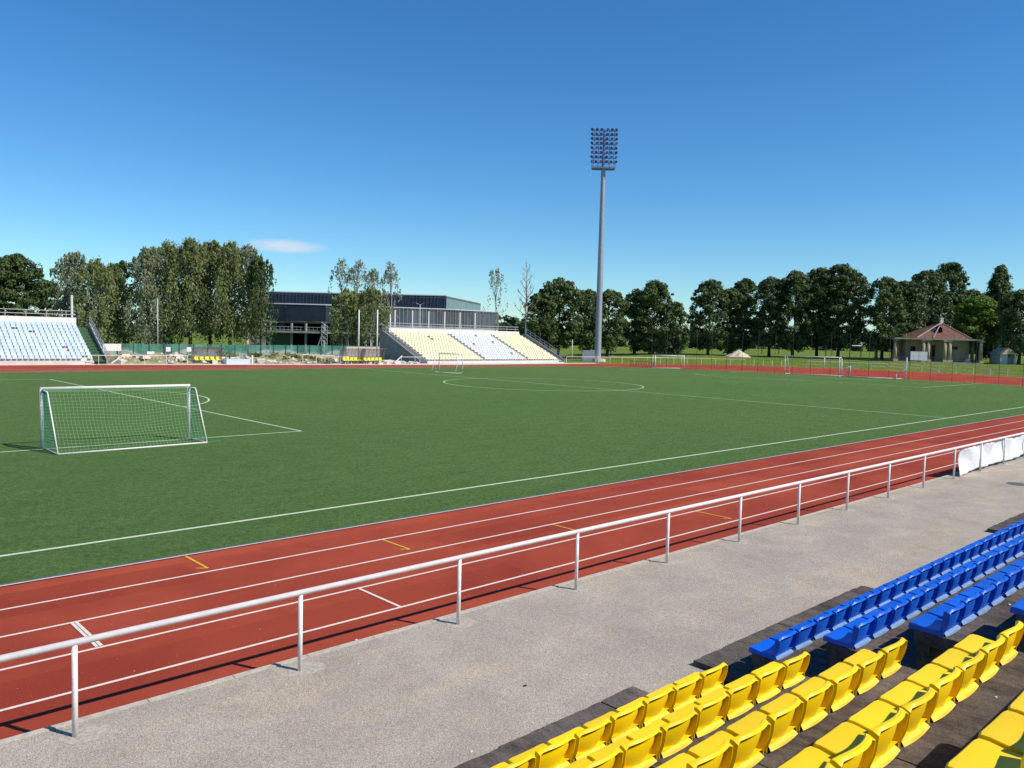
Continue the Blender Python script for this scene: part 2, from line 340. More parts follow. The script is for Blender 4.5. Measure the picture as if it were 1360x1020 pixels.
# ------------------------------------------------------------------ ground, track, pitch
CY = 31.3; CXR = 46.5; CXL = -60.0; RO = 39.23; RI = 33.33
def stadium(off, n=64):
    r = RO-off; pts = []
    for i in range(n+1):
        a = -math.pi/2+math.pi*i/n; pts.append((CXR+r*math.cos(a), CY+r*math.sin(a)))
    for i in range(n+1):
        a = math.pi/2+math.pi*i/n; pts.append((CXL+r*math.cos(a), CY+r*math.sin(a)))
    return pts
g = MB(); g.poly([(-3000, -3000, -0.02), (3000, -3000, -0.02), (3000, 3000, -0.02), (-3000, 3000, -0.02)]); struct('ground', g, 'meadow')
def yo(x): return 70.55+max(0.0, 19-x)*0.165
sheet('running_track', stadium(0)[:65]+[(19, 70.54), (-60, yo(-60)), (-75, 60), (-75, CY-RO), (-60, CY-RO)], 0.0, 'track_rubber')
# turf: straight at the near and far side, cut off square before the red end zone
P3 = [Zp(*q)[:2] for q in ((1360,512.5),(1280,508),(1203,504),(1080,498),(1000,493.8),(920,490.6),(870,488.6),(820,487.2),(740,486.7))]
turf = [(-60, -2.03), (46.5, -2.03), (50.5, -1.0), (52.6, 2.0)] + [(float(a), float(b_)) for a, b_ in P3] + [(22, 64.9), (-60, 65.0)]
sheet('football_pitch', turf, 0.006, 'turf')
def strip(mb, pts, wd, z, closed=False):
    pts = [Vector((float(p[0]), float(p[1]), 0)) for p in pts]
    L = []; Rr = []
    for i, p in enumerate(pts):
        d = (pts[min(i+1, len(pts)-1)]-pts[max(i-1, 0)]).normalized(); nrm = Vector((-d.y, d.x, 0))*wd/2
        L.append(p+nrm); Rr.append(p-nrm)
    if closed: L.append(L[0]); Rr.append(Rr[0])
    for i in range(len(L)-1):
        mb.quad((Rr[i].x, Rr[i].y, z), (Rr[i+1].x, Rr[i+1].y, z), (L[i+1].x, L[i+1].y, z), (L[i].x, L[i].y, z))
    return mb
def arc(cx, cy, r, a0=0, a1=360, n=72): return [(cx+r*math.cos(R_(a0+(a1-a0)*i/n)), cy+r*math.sin(R_(a0+(a1-a0)*i/n))) for i in range(n+1)]
# grassy rise beyond the end of the track
def sst(x): x = min(1.0, max(0.0, x)); return x*x*(3-2*x)
def hgt(x, y):
    r = math.hypot(x-CXR, y-CY); an = math.degrees(math.atan2(y-CY, x-CXR))
    if an < -60: return 0.0
    return 1.15*sst((r-RO-2.5)/13)*sst((74-an)/22)*sst((an+60)/20)
k = MB(); rs = [RO+2+i*1.0 for i in range(16)]+[60, 70, 85, 105, 130, 170, 240, 400, 800, 2500]; na_ = 110
for r in rs:
    for j in range(na_+1):
        an = R_(-60+136*j/na_); x, y = CXR+r*math.cos(an), CY+r*math.sin(an)
        k.v.append((x, y, hgt(x, y)-0.012+(0.05*math.sin(x*0.7)*math.sin(y*0.6) if 44 < r < 200 else 0)*sst((r-44)/4)))
for i in range(len(rs)-1):
    for j in range(na_): a = i*(na_+1)+j; k.f.append((a, a+na_+1, a+na_+2, a+1))
o = k.build('grass_bank', 'meadow', smooth=True); tag(o, kind='structure')
# inner kerb
k = MB(); strip(k, turf+[turf[0]], 0.055, 0.022)
struct('track_kerb', k, 'kerb_white')
k = MB(); strip(k, [(-60, -1.93), (46.5, -1.93)], 0.12, 0.012); struct('drain_channel', k, 'drain_grey')
k = MB()
for i in range(1, 5): strip(k, stadium(RO-RI-1.228*i), 0.055, 0.004, True)
strip(k, stadium(0.08), 0.05, 0.004, True)
mk = lambda a, b_, wd: strip(k, [a, b_], wd, 0.008)
mk((-48.868, -4.50), (-48.868, -5.68), 0.046); mk((-48.812, -4.50), (-48.812, -5.68), 0.046); mk((-44.8, -5.72), (-44.8, -6.93), 0.05)
struct('track_lines', k, 'line_paint')
k = MB()
for x, y0, y1 in ((-46.26, -2.05, -3.06), (-42.66, -3.30, -4.25), (-38.83, -4.52, -5.43), (-34.9, -5.75, -6.75)):
    mk((x, y0), (x, y1), 0.05); strip(k, [(x-0.16, y1+0.12), (x, y1-0.01)], 0.045, 0.0085)
struct('relay_marks', k, 'yellow_line')
# pitch markings
PC = 34.07; k = MB(); zl = 0.0105; wl = 0.11
def ln(a, b_, wd=wl, z=zl): strip(k, [a, b_], wd, z)
ln((-60, 0), (51.53, 0)); ln((51.53, 0), (51.53, 62.5), 0.09); ln((-51.53, 0), (-51.53, 64.2), 0.09, zl+.001); ln((0, 0), (0, 64.3), wl, zl+.001); ln((-60, 64.3), (34, 63.0), 0.05, zl)
strip(k, arc(0, PC-0.1, 8.95), wl, zl+0.002)
for s_ in (-1, 1):
    x = s_*35.03
    yb, yt = (PC-20.05, PC+19.6)
    ln((x, yb), (x, yt), wl, zl+0.002); ln((x, yb), (s_*51.53, yb), wl, zl+.0005); ln((x, yt), (s_*(51.53 if s_ < 0 else 46), yt), wl, zl+.0005)
    a0 = math.degrees(math.acos(5.5/9.15)); c_ = 0 if s_ < 0 else 180
    strip(k, arc(s_*40.53, PC, 9.15, c_-a0, c_+a0, 40), wl, zl+0.001)
    ln((s_*46.03, PC-9.16), (s_*46.03, PC+9.16), wl, zl); ln((s_*46.03, PC-9.16), (s_*51.5, PC-9.16), wl, zl+.001); ln((s_*46.03, PC+9.16), (s_*51.5, PC+9.16), wl, zl+.001)
struct('pitch_lines', k, 'turf_line')

# walkway in front of the near stand
WZ = 0.10
k = MB(); k.bx(-75, 60, -11.62, -8.0, -0.3, WZ); struct('walkway', k, 'chip_asphalt')
k = MB()
x = -75.0
while x < 60: k.bx(x+0.004, x+0.996, -8.001, -7.92, -0.3, WZ+0.012); x += 1.0
struct('kerb_edging', k, 'edge_concrete')
k = MB(); k.bx(-75, 60, -40, -11.62, -0.3, -0.016); struct('stand_base', k, 'dirt')
# far concrete apron
k = MB(); k.prism([(-60, yo(-60)+.05), (19, yo(19)+.05), (44, 70.6), (44, 73.5), (16, 73.5), (-60, yo(-60)+2.2)], -0.3, 0.05); k.bx(44.0, 50, 70.75, 72.0, -0.3, 0.04); struct('far_apron', k, 'pale_concrete')

# ------------------------------------------------------------------ near railing
RY = -8.30; RX0 = -49.80; RS = 2.5623*0.985
rail = thing('railing', (RX0, RY, WZ), 'long white tubular railing with single top rail between walkway and red track', 'railing')
b0 = -49.84
xs = [b0+2.545*i for i in range(-4, 22)]
k = MB(); k.tube((xs[0]-1, RY, WZ+0.985), (xs[-1]+1, RY, WZ+0.985), 0.036, n=14); k.build('top_rail', 'white_paint', rail, smooth=True)
for x in xs:
    k = MB(); k.tube((x, RY, WZ-0.1), (x, RY, WZ+0.975), 0.029, n=12); k.build('post', 'post_paint', rail, smooth=True)
k = MB()
for i, x in enumerate(xs):
    n = 9; rr = [0.17+0.09*random.random() for _ in range(n)]
    k.prism([(x+0.08+rr[j]*1.15*math.cos(2*math.pi*j/n), RY-0.0+rr[j]*0.9*math.sin(2*math.pi*j/n)) for j in range(n)], WZ-0.02, WZ+0.002)
struct('post_footings', k, 'patch_concrete')

# white tarpaulin over the rail
def cloth():
    mb = MB(); x0 = Zp(1294, 636, WZ)[0]; ztop = WZ+0.985; xa = Yp(1281, 594, RY)[0]
    nx, nz = 120, 16; x1 = x0+14.0
    for i in range(nx+1):
        s_ = i/nx
        for j in range(nz+1):
            t_ = j/nz
            xx = (xa+(x1-xa)*s_) + (x0-xa)*t_*max(0, 1-s_*7)
            xb = xx-b0; ph = (xb % 2.545)/2.545; belly = math.sin(math.pi*ph)
            sag = 0.05*belly*(1-t_); 
            y = RY+0.045+0.13*belly*math.sin(math.pi*min(1, t_*0.9+0.05))*(0.6+0.4*math.sin(xb*1.3))+0.02*math.sin(xx*9+t_*5)+0.03*math.sin(xx*3.1-t_*4)
            bot = WZ+0.05+0.03*abs(math.sin(xb*0.9))+0.09*(1-belly)+0.02*math.sin(xb*2.2)
            if s_*14 < 1.2: bot = WZ+0.015+0.05*s_*12
            zt = ztop-0.05-sag-0.01*math.sin(xx*14)
            mb.v.append((xx, y, zt+(bot-zt)*t_))
    for i in range(nx):
        for j in range(nz):
            a = i*(nz+1)+j; mb.f.append((a, a+nz+1, a+nz+2, a+1))
    return mb
o = cloth().build('tarpaulin', 'white_tarpaulin', smooth=True); tag(o, 'white tarpaulin sheet tied along the track side of the railing, far end of walkway', 'tarpaulin')
md = o.modifiers.new('thick', 'SOLIDIFY'); md.thickness = 0.004

# small things lying about on walkway and track
def litter(name, px, py, z, size, m, label, cat):
    P = Zp(px, py, z); k = MB(); n = 7
    k.prism([(P[0]+size*(0.6+0.5*random.random())*math.cos(2*math.pi*j/n), P[1]+size*0.5*(0.6+0.5*random.random())*math.sin(2*math.pi*j/n)) for j in range(n)], z-0.002, z+size*0.25)
    tag(k.build(name, m), label, cat)
litter('dry_leaf', 697, 911, WZ+0.003, 0.035, 'dirt', 'small dark dry leaf alone on the pale walkway', 'leaf')
litter('crumpled_paper', 473, 850, 0.005, 0.03, 'white_paint', 'tiny white scrap on the red track beside the railing shadow', 'litter')
k = MB(); P = Zp(1352, 643, WZ)
k.prism([(P[0]+0.32*math.cos(a/12*6.283), P[1]+0.32*math.sin(a/12*6.283)) for a in range(12)], WZ-0.02, WZ+0.006)
tag(k.build('manhole_cover', 'drain_grey'), 'dark round manhole cover in the walkway near the white sheets', 'manhole cover')
# ------------------------------------------------------------------ near stand
k = MB(); r3 = random.Random(21)
for i in range(170):
    if i < 70: x, y, z = r3.uniform(-52, -25), r3.uniform(-11.3, -8.1), WZ+0.001
    else:
        rw = r3.randrange(0, 5); x = r3.uniform(-50, -34); y = -12.106-0.933*rw-r3.uniform(0.45, 0.9); z = 0.533+0.417*rw-0.054
    s_ = r3.uniform(0.008, 0.022); n = 5; a0 = r3.uniform(0, 6)
    k.prism([(x+s_*math.cos(a0+2*math.pi*j/n)*r3.uniform(.6, 1.3), y+s_*0.6*math.sin(a0+2*math.pi*j/n)) for j in range(n)], z, z+0.006)
tag(k.build('grit', 'rubble_stone'), 'tiny pale grit and crumbs scattered on the walkway and steps', 'grit', kind='stuff')
SY0, SDY, SZ0, SDZ, PIT = -12.106, 0.933, 0.533, 0.417, 0.5
XB = -44.365; XBL = -43.27
def steps(x0, x1, label, seed):
    root = thing('terrace_steps', ((x0+x1)/2, SY0, 0), label, 'terrace')
    rnd = random.Random(seed)
    for i in range(8):
        zt = SZ0+SDZ*i-0.060; yf = SY0-SDY*i-0.07
        k = MB(); x = x0
        while x < x1-0.01:           # precast pieces
            L = min(x1-x, 3.0); dz = rnd.uniform(-0.006, 0.006)
            k.bx(x+0.006, x+L-0.006, yf-SDY-0.12, yf+rnd.uniform(-0.008, 0.008), zt-0.13, zt+dz)
            k.bx(x+0.02, x+L-0.02, yf-0.16, yf-0.03, zt-SDZ-0.02, zt-0.131)
            x += L
        k.build('step', 'old_concrete', root)
    return root
steps(-62, XB+0.02, 'weathered concrete terrace steps under the yellow seats', 1)
steps(XBL, -10, 'weathered concrete terrace steps under the blue seats', 2)
# stair flight in the gap
root = thing('aisle_stairs', ((XB+XBL)/2, SY0, 0), 'dark broken concrete stairs in the gap between yellow and blue blocks', 'stairs')
k = MB()
for i in range(14): k.bx(XB+0.12, XBL-0.1, -12.75-0.4665*i-0.5, -12.75-0.4665*i, 0.0+0.2085*i-0.35, 0.02+0.2085*i)
k.build('flight', 'old_concrete', root)
# footing slabs in front of the first row, with missing lengths
k = MB(); rnd = random.Random(5)
def slabs(x0, x1):
    x = x0
    while x < x1-0.05:
        L = min(x1-x, rnd.uniform(1.3, 2.2)); j = rnd.uniform(-0.02, 0.02)
        n = max(2, int(L/0.12)); ys = [-11.40+j+rnd.uniform(-0.012, 0.012) for _ in range(n+1)]
        out_ = [(x+0.005, -12.2)] + [(x+L-0.005, -12.2)] + [(x+L-0.005-(L-0.01)*q/n, ys[q]) for q in range(n+1)]
        k.prism(out_, 0.05, 0.165+rnd.uniform(-0.008, 0.012)); x += L
xa = Zp(861, 917, 0.16)[0]; xb_ = Zp(918, 877, 0.16)[0]; xc = Zp(1143, 777, 0.16)[0]; xd = Zp(1311, 703, 0.16)[0]
slabs(-62, Zp(837, 911, 0.16)[0]); slabs(xb_, xc); slabs(xd, -8)
tag(k.build('footing_slabs', 'old_concrete'), 'rough dark concrete footing slabs along the foot of the seats, with gaps', 'footing slabs')
k = MB(); k.bx(Zp(1283, 716, 0.12)[0], Zp(1300, 713, 0.12)[0]+0.9, -11.75, -11.62, 0.10, 0.14)
tag(k.build('concrete_offcut', 'old_concrete'), 'narrow loose strip of concrete beside the first blue row gap', 'concrete strip')

# seats: shaped shell with pan, backrest and rear lip
def seat_meshes():
    W = 0.225
    # pan
    pan = MB(); nx, ny = 10, 8; D = 0.362
    prof = [(0.0, -0.055), (0.0, -0.012), (-0.012, 0.0), (-0.06, 0.002), (-0.15, -0.010), (-0.26, -0.014), (-D, -0.004)]
    for i in range(nx+1):
        u = -1+2*i/nx
        for (y, z) in prof:
            xw = W*u; fy = y-0.010*(abs(u)**8)*(1 if y > -0.1 else 0)
            zz = z+0.010*(abs(u)**3)
            if abs(u) == 1: zz = z+0.004
            pan.v.append((xw, fy, zz))
    m_ = len(prof)
    for i in range(nx):
        for j in range(m_-1):
            a = i*m_+j; pan.f.append((a, a+1, a+m_+1, a+m_))
    for s_, base_ in ((-1, 0), (1, nx*m_)):          # side skirts
        k0 = len(pan.v)
        for j in range(m_):
            v = pan.v[base_+j]; pan.v.append((v[0]+s_*0.004, v[1], min(v[2]-0.03, -0.055) if j else -0.056))
        for j in range(m_-1):
            q = (base_+j, base_+j+1, k0+j+1, k0+j); pan.f.append(q if s_ < 0 else q[::-1])
    # backrest: curved shell with a rolled rim that turns rearwards
    bk = MB(); nu, nv = 12, 7; H = 0.235
    def S_(u, v):
        x = (W-0.004)*u*(0.74+0.26*math.sin(min(1, v*1.5)*math.pi/2)); top = H-0.028*abs(u)**3.2
        z = -0.008+(top+0.008)*v
        y = -0.362-0.045*v+0.055*abs(u)**2.2-0.012*math.sin(v*math.pi)
        return Vector((x, y, z))
    for i in range(nu+1):
        for j in range(nv+1): bk.v.append(tuple(S_(-1+2*i/nu, j/nv)))
    for i in range(nu):
        for j in range(nv):
            a = i*(nv+1)+j; bk.f.append((a, a+nv+1, a+nv+2, a+1))
    per = [(0, j) for j in range(nv+1)]+[(i, nv) for i in range(1, nu+1)]+[(nu, j) for j in range(nv-1, -1, -1)]
    k0 = len(bk.v)
    for (i, j) in per:
        p = Vector(bk.v[i*(nv+1)+j]); dpt = 0.035 if (j == nv and 0 < i < nu) else 0.062
        sx = (W*0.985/abs(p.x)) if (i in (0, nu)) else 1.0
        bk.v.append((p.x*(1+(sx-1)*.3), p.y-0.006, p.z+(0.006 if j == nv else 0))); bk.v.append((p.x*(1+(sx-1)*.7), p.y-0.022, p.z+(0.006 if j == nv else 0))); bk.v.append((p.x*sx, p.y-dpt, p.z-0.002-(0.01 if j == nv else 0)))
    for q in range(len(per)-1):
        a = per[q][0]*(nv+1)+per[q][1]; b2 = per[q+1][0]*(nv+1)+per[q+1][1]
        c = k0+3*q; d_ = k0+3*(q+1)
        bk.f.append((a, b2, d_, c)); bk.f.append((c, d_, d_+1, c+1)); bk.f.append((c+1, d_+1, d_+2, c+2))
    # rear lip lying on the step behind the backrest
    lip = MB(); n = 8
    for i in range(n+1):
        u = -1+2*i/n; yb = -0.364+0.053*abs(u)**2.2; yl = -0.364-0.012*(1-u*u); lip.v.append((W*0.76*u, yb, -0.010)); lip.v.append((W*0.88*u, (yb+yl)/2-0.02, -0.030)); lip.v.append((W*0.93*u, yl-0.016, -0.052))
    for i in range(n):
        a = i*3; lip.f.append((a, a+3, a+4, a+1)); lip.f.append((a+1, a+4, a+5, a+2))
    # bracket and bolt
    br = MB(); br.bx(-0.16, -0.12, -0.30, -0.05, -0.085, -0.03); br.bx(0.12, 0.16, -0.30, -0.05, -0.085, -0.03)
    bo = MB(); bo.tube((0, -0.27, -0.02), (0, -0.27, -0.006), 0.014, n=8)
    return pan, bk, lip, br, bo
SM = {}
def seat_proto(col):
    pan, bk, lip, br, bo = seat_meshes()
    root = thing('stadium_seat', (0, 0, 0), 'x', 'seat')
    parts = []
    for nm, mb, mt, th in (('seat_pan', pan, col+'_plastic', 0.006), ('backrest', bk, col+'_plastic', 0.006), ('rear_lip', lip, 'dust_'+col, 0.005), ('bracket', br, 'dark_steel', 0), ('bolt', bo, 'galvanised', 0)):
        o = mb.build(nm, mt, root, smooth=(th > 0), world=False)
        if th:
            md = o.modifiers.new('thick', 'SOLIDIFY'); md.thickness = th; md.offset = -1
            md2 = o.modifiers.new('es', 'EDGE_SPLIT'); md2.split_angle = R_(35)
        parts.append(o)
    return root, parts
PROTO = {c: seat_proto(c) for c in ('yellow', 'blue')}
used = {'yellow': False, 'blue': False}
def put_seat(col, x, y, z, label):
    root, parts = PROTO[col]
    if not used[col]: used[col] = True; r = root; pr = parts
    else:
        r = root.copy(); COL.objects.link(r); pr = []
        for p_ in parts:
            c = p_.copy(); COL.objects.link(c); c.parent = r; pr.append(c)
    r.location = (x, y, z); r.rotation_euler = (random.uniform(-0.02, 0.02), random.uniform(-0.008, 0.008), random.uniform(-0.02, 0.02))
    r['label'] = label; r['category'] = 'seat'; r['group'] = col+' plastic seats of the near stand'
def project(P):
    d = np.array(P)-CAM; z = d@FW
    return 680+F*(d@RT)/z, 510-F*(d@UP)/z, z
RN = ['front', 'second', 'third', 'fourth', 'fifth', 'sixth']
def visible(x, y, z):
    for dx in (-0.25, 0.25):
        for dy in (0, -0.4):
            for dz in (0, 0.24):
                u, v, d = project((x+dx, y+dy, z+dz))
                if d > 0.3 and -5 < u < 1365 and -5 < v < 1025: return True
    return False
for i in range(6):
    y = SY0-SDY*i; z = SZ0+SDZ*i
    for n in range(30):
        x = XB-PIT*(n+0.5)
        if visible(x, y, z): put_seat('yellow', x, y, z, 'yellow plastic seat, %s from the aisle gap, %s yellow row' % (ORD[n], RN[i]))
    for n in range(30):
        x = XBL+PIT*(n+0.5)
        if visible(x, y, z): put_seat('blue', x, y, z, 'blue plastic seat, %s from the aisle gap, %s blue row' % (ORD[n], RN[i]))

# ------------------------------------------------------------------ goals
def V3(p, z=0.0): return Vector((float(p[0]), float(p[1]), z))
def net_panel(mb, A, B, C_, D_, du, dv, r, sag=0.0, rnd=random.Random(3)):
    # A-B bottom edge, D-C top edge
    nu = max(2, round((B-A).length/du)); nv = max(2, round((D_-A).length/dv)); nrm = (B-A).cross(D_-A).normalized()
    P = [[None]*(nv+1) for _ in range(nu+1)]
    for i in range(nu+1):
        for j in range(nv+1):
            u, v = i/nu, j/nv
            p = (A*(1-u)+B*u)*(1-v)+(D_*(1-u)+C_*u)*v
            e = math.sin(math.pi*u)*math.sin(math.pi*v)
            p = p + nrm*sag*e*(1+0.5*math.sin(u*9+v*4)) + Vector((0,0,-0.05*e*(1+0.7*math.sin(u*7-v*3)))) + (B-A).normalized()*0.03*math.sin(v*8+u*3)*e
            P[i][j] = p
    for i in range(nu+1):
        for j in range(nv+1):
            if j < nv: mb.tube(P[i][j], P[i][j+1], r, r, 3, False)
            if i < nu: mb.tube(P[i][j], P[i+1][j], r, r, 3, False)
def near_goal():
    fl, fr_, bl, br_ = Zp(56, 595.5), Zp(250.5, 583), Zp(77, 604.5), Zp(275, 588.5)
    H = 2.08
    root = thing('football_goal', fl, 'white training goal with green net standing alone on the near left turf', 'football goal')
    FLb, FRb, BLb, BRb = V3(fl), V3(fr_), V3(bl), V3(br_)
    up = Vector((0,0,H)); 
    k = MB(); k.tube(FLb+up-(FRb-FLb).normalized()*0.05, FRb+up+(FRb-FLb).normalized()*0.05, 0.055, n=12); k.build('crossbar', 'white_paint', root, smooth=True)
    for b_ in (FLb, FRb): k = MB(); k.tube(b_, b_+up, 0.062, n=12); k.build('post', 'white_paint', root, smooth=True)
    for f_, b_ in ((FLb, BLb), (FRb, BRb)):
        d = (b_-f_); top = f_+up+d*0.36-Vector((0,0,0.07))
        k = MB(); k.path([f_+up-Vector((0,0,.05)), top, top+d*0.04-Vector((0,0,0.06)), b_+Vector((0,0,0.03))], 0.024, 8); k.build('side_stay', 'white_paint', root, smooth=True)
        k = MB(); k.tube(f_+Vector((0,0,.03)), b_+Vector((0,0,.03)), 0.022, n=8); k.build('ground_bar', 'galvanised', root, smooth=True)
    k = MB(); k.tube(BLb+Vector((0,0,.03)), BRb+Vector((0,0,.03)), 0.028, n=8); k.build('rear_bar', 'white_paint', root, smooth=True)
    nb = MB(); dl = BLb-FLb; dr = BRb-FRb; z3 = Vector((0,0,0.03))
    TL = FLb+up+dl*0.36-Vector((0,0,.07)); TR = FRb+up+dr*0.36-Vector((0,0,.07))
    net_panel(nb, BLb+z3, BRb+z3, TR, TL, 0.12, 0.12, 0.0036, -0.10)
    net_panel(nb, TL, TR, FRb+up, FLb+up, 0.12, 0.12, 0.0036, 0.0)
    nb.build('net', 'net_cord', root)
    ns = MB()
    for f_, b_, tp in ((FLb, BLb, TL), (FRb, BRb, TR)):
        net_panel(ns, f_+z3, b_+z3, tp, f_+up, 0.10, 0.10, 0.0055, 0.03)
    a = BRb; ns.path([a+Vector((0,0,.02)), a+Vector((.35,.05,.03)), a+Vector((.6,.2,.02)), a+Vector((.45,.3,.01))], 0.02, 5)
    ns.path([BLb+Vector((.1*i, .25+.08*math.sin(i*1.7), .03)) for i in range(50)], 0.014, 4)
    ns.build('side_net', 'net_green', root)
near_goal()
def goal(name, base, ang, Wd, H, D, r, label, netm=None, cross=True, top=0.35):
    """base: left post; opening along local x; frame reaches back along local -y"""
    root = thing(name, base, label, 'football goal'); c, s_ = math.cos(ang), math.sin(ang)
    o = V3(base); ux = Vector((c, s_, 0)); uy = Vector((s_, -c, 0)); up = Vector((0,0,H))
    if cross: k = MB(); k.tube(o+up, o+ux*Wd+up, r, n=8); k.build('crossbar', 'white_paint', root, smooth=True)
    for q in (0, Wd):
        a = o+ux*q
        k = MB(); k.tube(a, a+up+Vector((0,0,r)), r, n=8); k.build('post', 'white_paint', root, smooth=True)
        k = MB(); k.path([a+up, a+up+uy*D*top, a+uy*D], r*0.7, 6); k.path([a+uy*D, a], r*0.7, 6); k.build('side_frame', 'white_paint', root, smooth=True)
    k = MB(); k.tube(o+uy*D+Vector((0,0,.03)), o+uy*D+ux*Wd+Vector((0,0,.03)), r*0.7, n=6); k.build('rear_bar', 'white_paint', root, smooth=True)
    if netm:
        k = MB(); net_panel(k, o+uy*D, o+ux*Wd+uy*D, o+ux*Wd+up+uy*D*top, o+up+uy*D*top, 0.3, 0.3, 0.006); 
        k.build('net', netm, root)
    return root
# small goal near the far side, seen from behind and to the side
a = Zp(583, 493.8); b_ = Zp(614, 495.3)
goal('football_goal', a, math.atan2(b_[1]-a[1], b_[0]-a[0]), float(np.linalg.norm(b_-a)), 2.1, 1.6, 0.05, 'small white goal with orange net near the centre circle on far turf', 'orange_net')
# the goal across the corner, beside the leaning hurdles
a = Zp(870, 489.2); b_ = Zp(908, 490)
goal('football_goal', a, math.atan2(b_[1]-a[1], b_[0]-a[0]), float(np.linalg.norm((b_-a))), Hp(870, 472, dep(a)), -1.5, 0.06, 'white goal frame standing at the far right corner of the turf', None, True, 0.9)
# the pitch goal on the goal line
a = Zp(1114, 500.0); b_ = Zp(1042, 496.5)
goal('football_goal', (b_[0], b_[1], 0), math.atan2(a[1]-b_[1], a[0]-b_[0]), float(np.linalg.norm(b_-a)), 2.44, -2.0, 0.065, 'full size white goal on the far goal line right of the sand heap', None)
# a goal tipped on its face: crossbar on the ground, side frames standing up
a = Zp(1117, 500.3); b_ = Zp(1203, 504.3)
root = thing('football_goal', a, 'white goal tipped onto its face in front of the pavilion', 'football goal')
A, B = V3(a), V3(b_); ux = (B-A).normalized(); uy = Vector((-ux.y, ux.x, 0))
k = MB(); k.tube(A+Vector((0,0,.06)), B+Vector((0,0,.06)), 0.06, n=8); k.build('crossbar', 'white_paint', root, smooth=True)
for q, hh in ((A, 2.35), (B, 2.75)):
    k = MB(); k.tube(q, q+Vector((0,0,hh)), 0.06, n=8); k.build('depth_bar', 'white_paint', root, smooth=True)
    e = q - ux*1.1 if q is B else q + ux*1.1; za, zb3 = (1.35, 0.8) if q is B else (0.8, 1.4)
    k = MB(); k.path([q+Vector((0,0,za)), e+Vector((0,0,zb3)), e+Vector((0,0,.05)), q+Vector((0,0,.05))], 0.055, 6); k.build('brace', 'white_paint', root, smooth=True)
# low red lattice hurdles by the corner
a = Zp(836, 487.4); b_ = Zp(870, 488.3); A, B = V3(a), V3(b_); ux = (B-A); 
root = thing('barrier_frame', a, 'low dark red lattice barrier lying beside the corner goal', 'barrier')
k = MB(); h = 0.95
k.tube(A, B, .03, n=6); k.tube(A+Vector((0,0,h)), B+Vector((0,0,h)), .03, n=6); k.build('frame', 'red_steel', root)
k = MB()
for i in range(10):
    p0 = A+ux*(i/10); p1 = A+ux*((i+1)/10); k.tube(p0, p1+Vector((0,0,h)), .025, n=5); k.tube(p1, p0+Vector((0,0,h)), .025, n=5)
k.build('lattice', 'dark_steel', root)

# ball-stop net along the far end of the turf
NP = [(865,488.5),(885,489),(904,490),(924.7,490.8),(944.5,491.5),(964.5,492.4),(985,493.2),(1006,494.2),(1028.6,495.4),(1051.8,496.8),(1076,498),(1102,499.2),(1127,500.6),(1153,501.8),(1179.7,503),(1207,504.6),(1235,506),(1264,507.5),(1294.5,509.3),(1326,511),(1358,513)]
pts = [V3(Zp(*q)) for q in NP]
root = thing('ball_stop_net', pts[0], 'tall thin ball stop net on dark posts behind the far end of the turf', 'net fence')
HN = 5.6
for p_ in pts: k = MB(); k.tube(p_, p_+Vector((0,0,HN)), 0.024, n=6); k.build('post', 'dark_steel', root)
k = MB()
for i in range(len(pts)-1):
    a, b_ = pts[i], pts[i+1]; net_panel(k, a, b_, b_+Vector((0,0,HN)), a+Vector((0,0,HN)), 0.42, 0.42, 0.0035)
k.build('net', 'net_dark', root)

# ------------------------------------------------------------------ outer rails
def rail_line(name, pts, label, h=1.05, rails=(1.0,), r=0.035, m='white_paint', bars=0):
    pts = [V3(p) for p in pts]
    root = thing(name, pts[0], label, 'railing')
    for z in rails:
        k = MB(); k.path([p+Vector((0,0,h*z)) for p in pts], r, 6); k.build('top_rail' if z == rails[0] else 'lower_rail', m, root)
    for p_ in pts: k = MB(); k.tube(p_, p_+Vector((0,0,h)), r, n=6); k.build('post', m, root)
    return root
rail_line('railing', [Yp(x, 484, 77.6-(x-120)*.008)[:2] for x in (120, 131, 161, 192, 221, 249)], 'pale railing in front of the rubble beside the left far stand', rails=(1.0,))
rail_line('railing', [Yp(x, 484, 71.7)[:2] for x in (533, 551, 569, 588, 607)], 'white railing before the left end of the yellow and white far stand')
oc_ = [arc(CXR, CY, RO+0.6, 84-3.72*i, 84-3.72*i, 1)[0] for i in range(28)]
rail_line('railing', [(43.9, 71.9)] + oc_[:12], 'white railing along the outer track bend below the floodlight mast')
rail_line('railing', oc_[15:], 'long grey railing along the outer track bend before the pavilion', rails=(1.0, 0.55), m='white_paint', r=0.045)
for p_ in oc_[12:15]:
    pass
root = thing('railing', (*oc_[12], 0), 'row of bare white posts with no rail in the grass beside the sand heap', 'railing')
for i, ang in enumerate((84-3.72*11.6, 84-3.72*12.2, 84-3.72*12.8, 84-3.72*13.4, 84-3.72*14.1)):
    p_ = arc(CXR, CY, RO+0.7, ang, ang, 1)[0]; k = MB(); k.tube((p_[0], p_[1], 0), (p_[0], p_[1], 1.05), 0.05, n=6); k.build('post', 'white_paint', root)
# white tube frames left of the dugouts
a = [V3(Yp(x, 484, 74.9)) for x in (410, 420, 436, 452, 463)]
root = thing('crowd_barrier', a[0], 'long white tubular barrier frame left of the twin dugouts', 'barrier')
k = MB(); k.path([a[1], a[1]+Vector((0,0,.95)), a[4]+Vector((0,0,.95)), a[4], a[1]], 0.04, 6); k.build('frame', 'white_paint', root)
k = MB(); k.path([a[0]+Vector((0,1.5,0)), a[0]+Vector((0,1.5,1.2)), a[3]+Vector((0,1.5,1.05)), a[3]+Vector((0,1.5,0))], 0.04, 6); k.build('rear_frame', 'white_paint', root)
for q in (2, 3): k = MB(); k.tube(a[q], a[q]+Vector((0,0,.95)), .03, n=6); k.build('upright', 'white_paint', root)
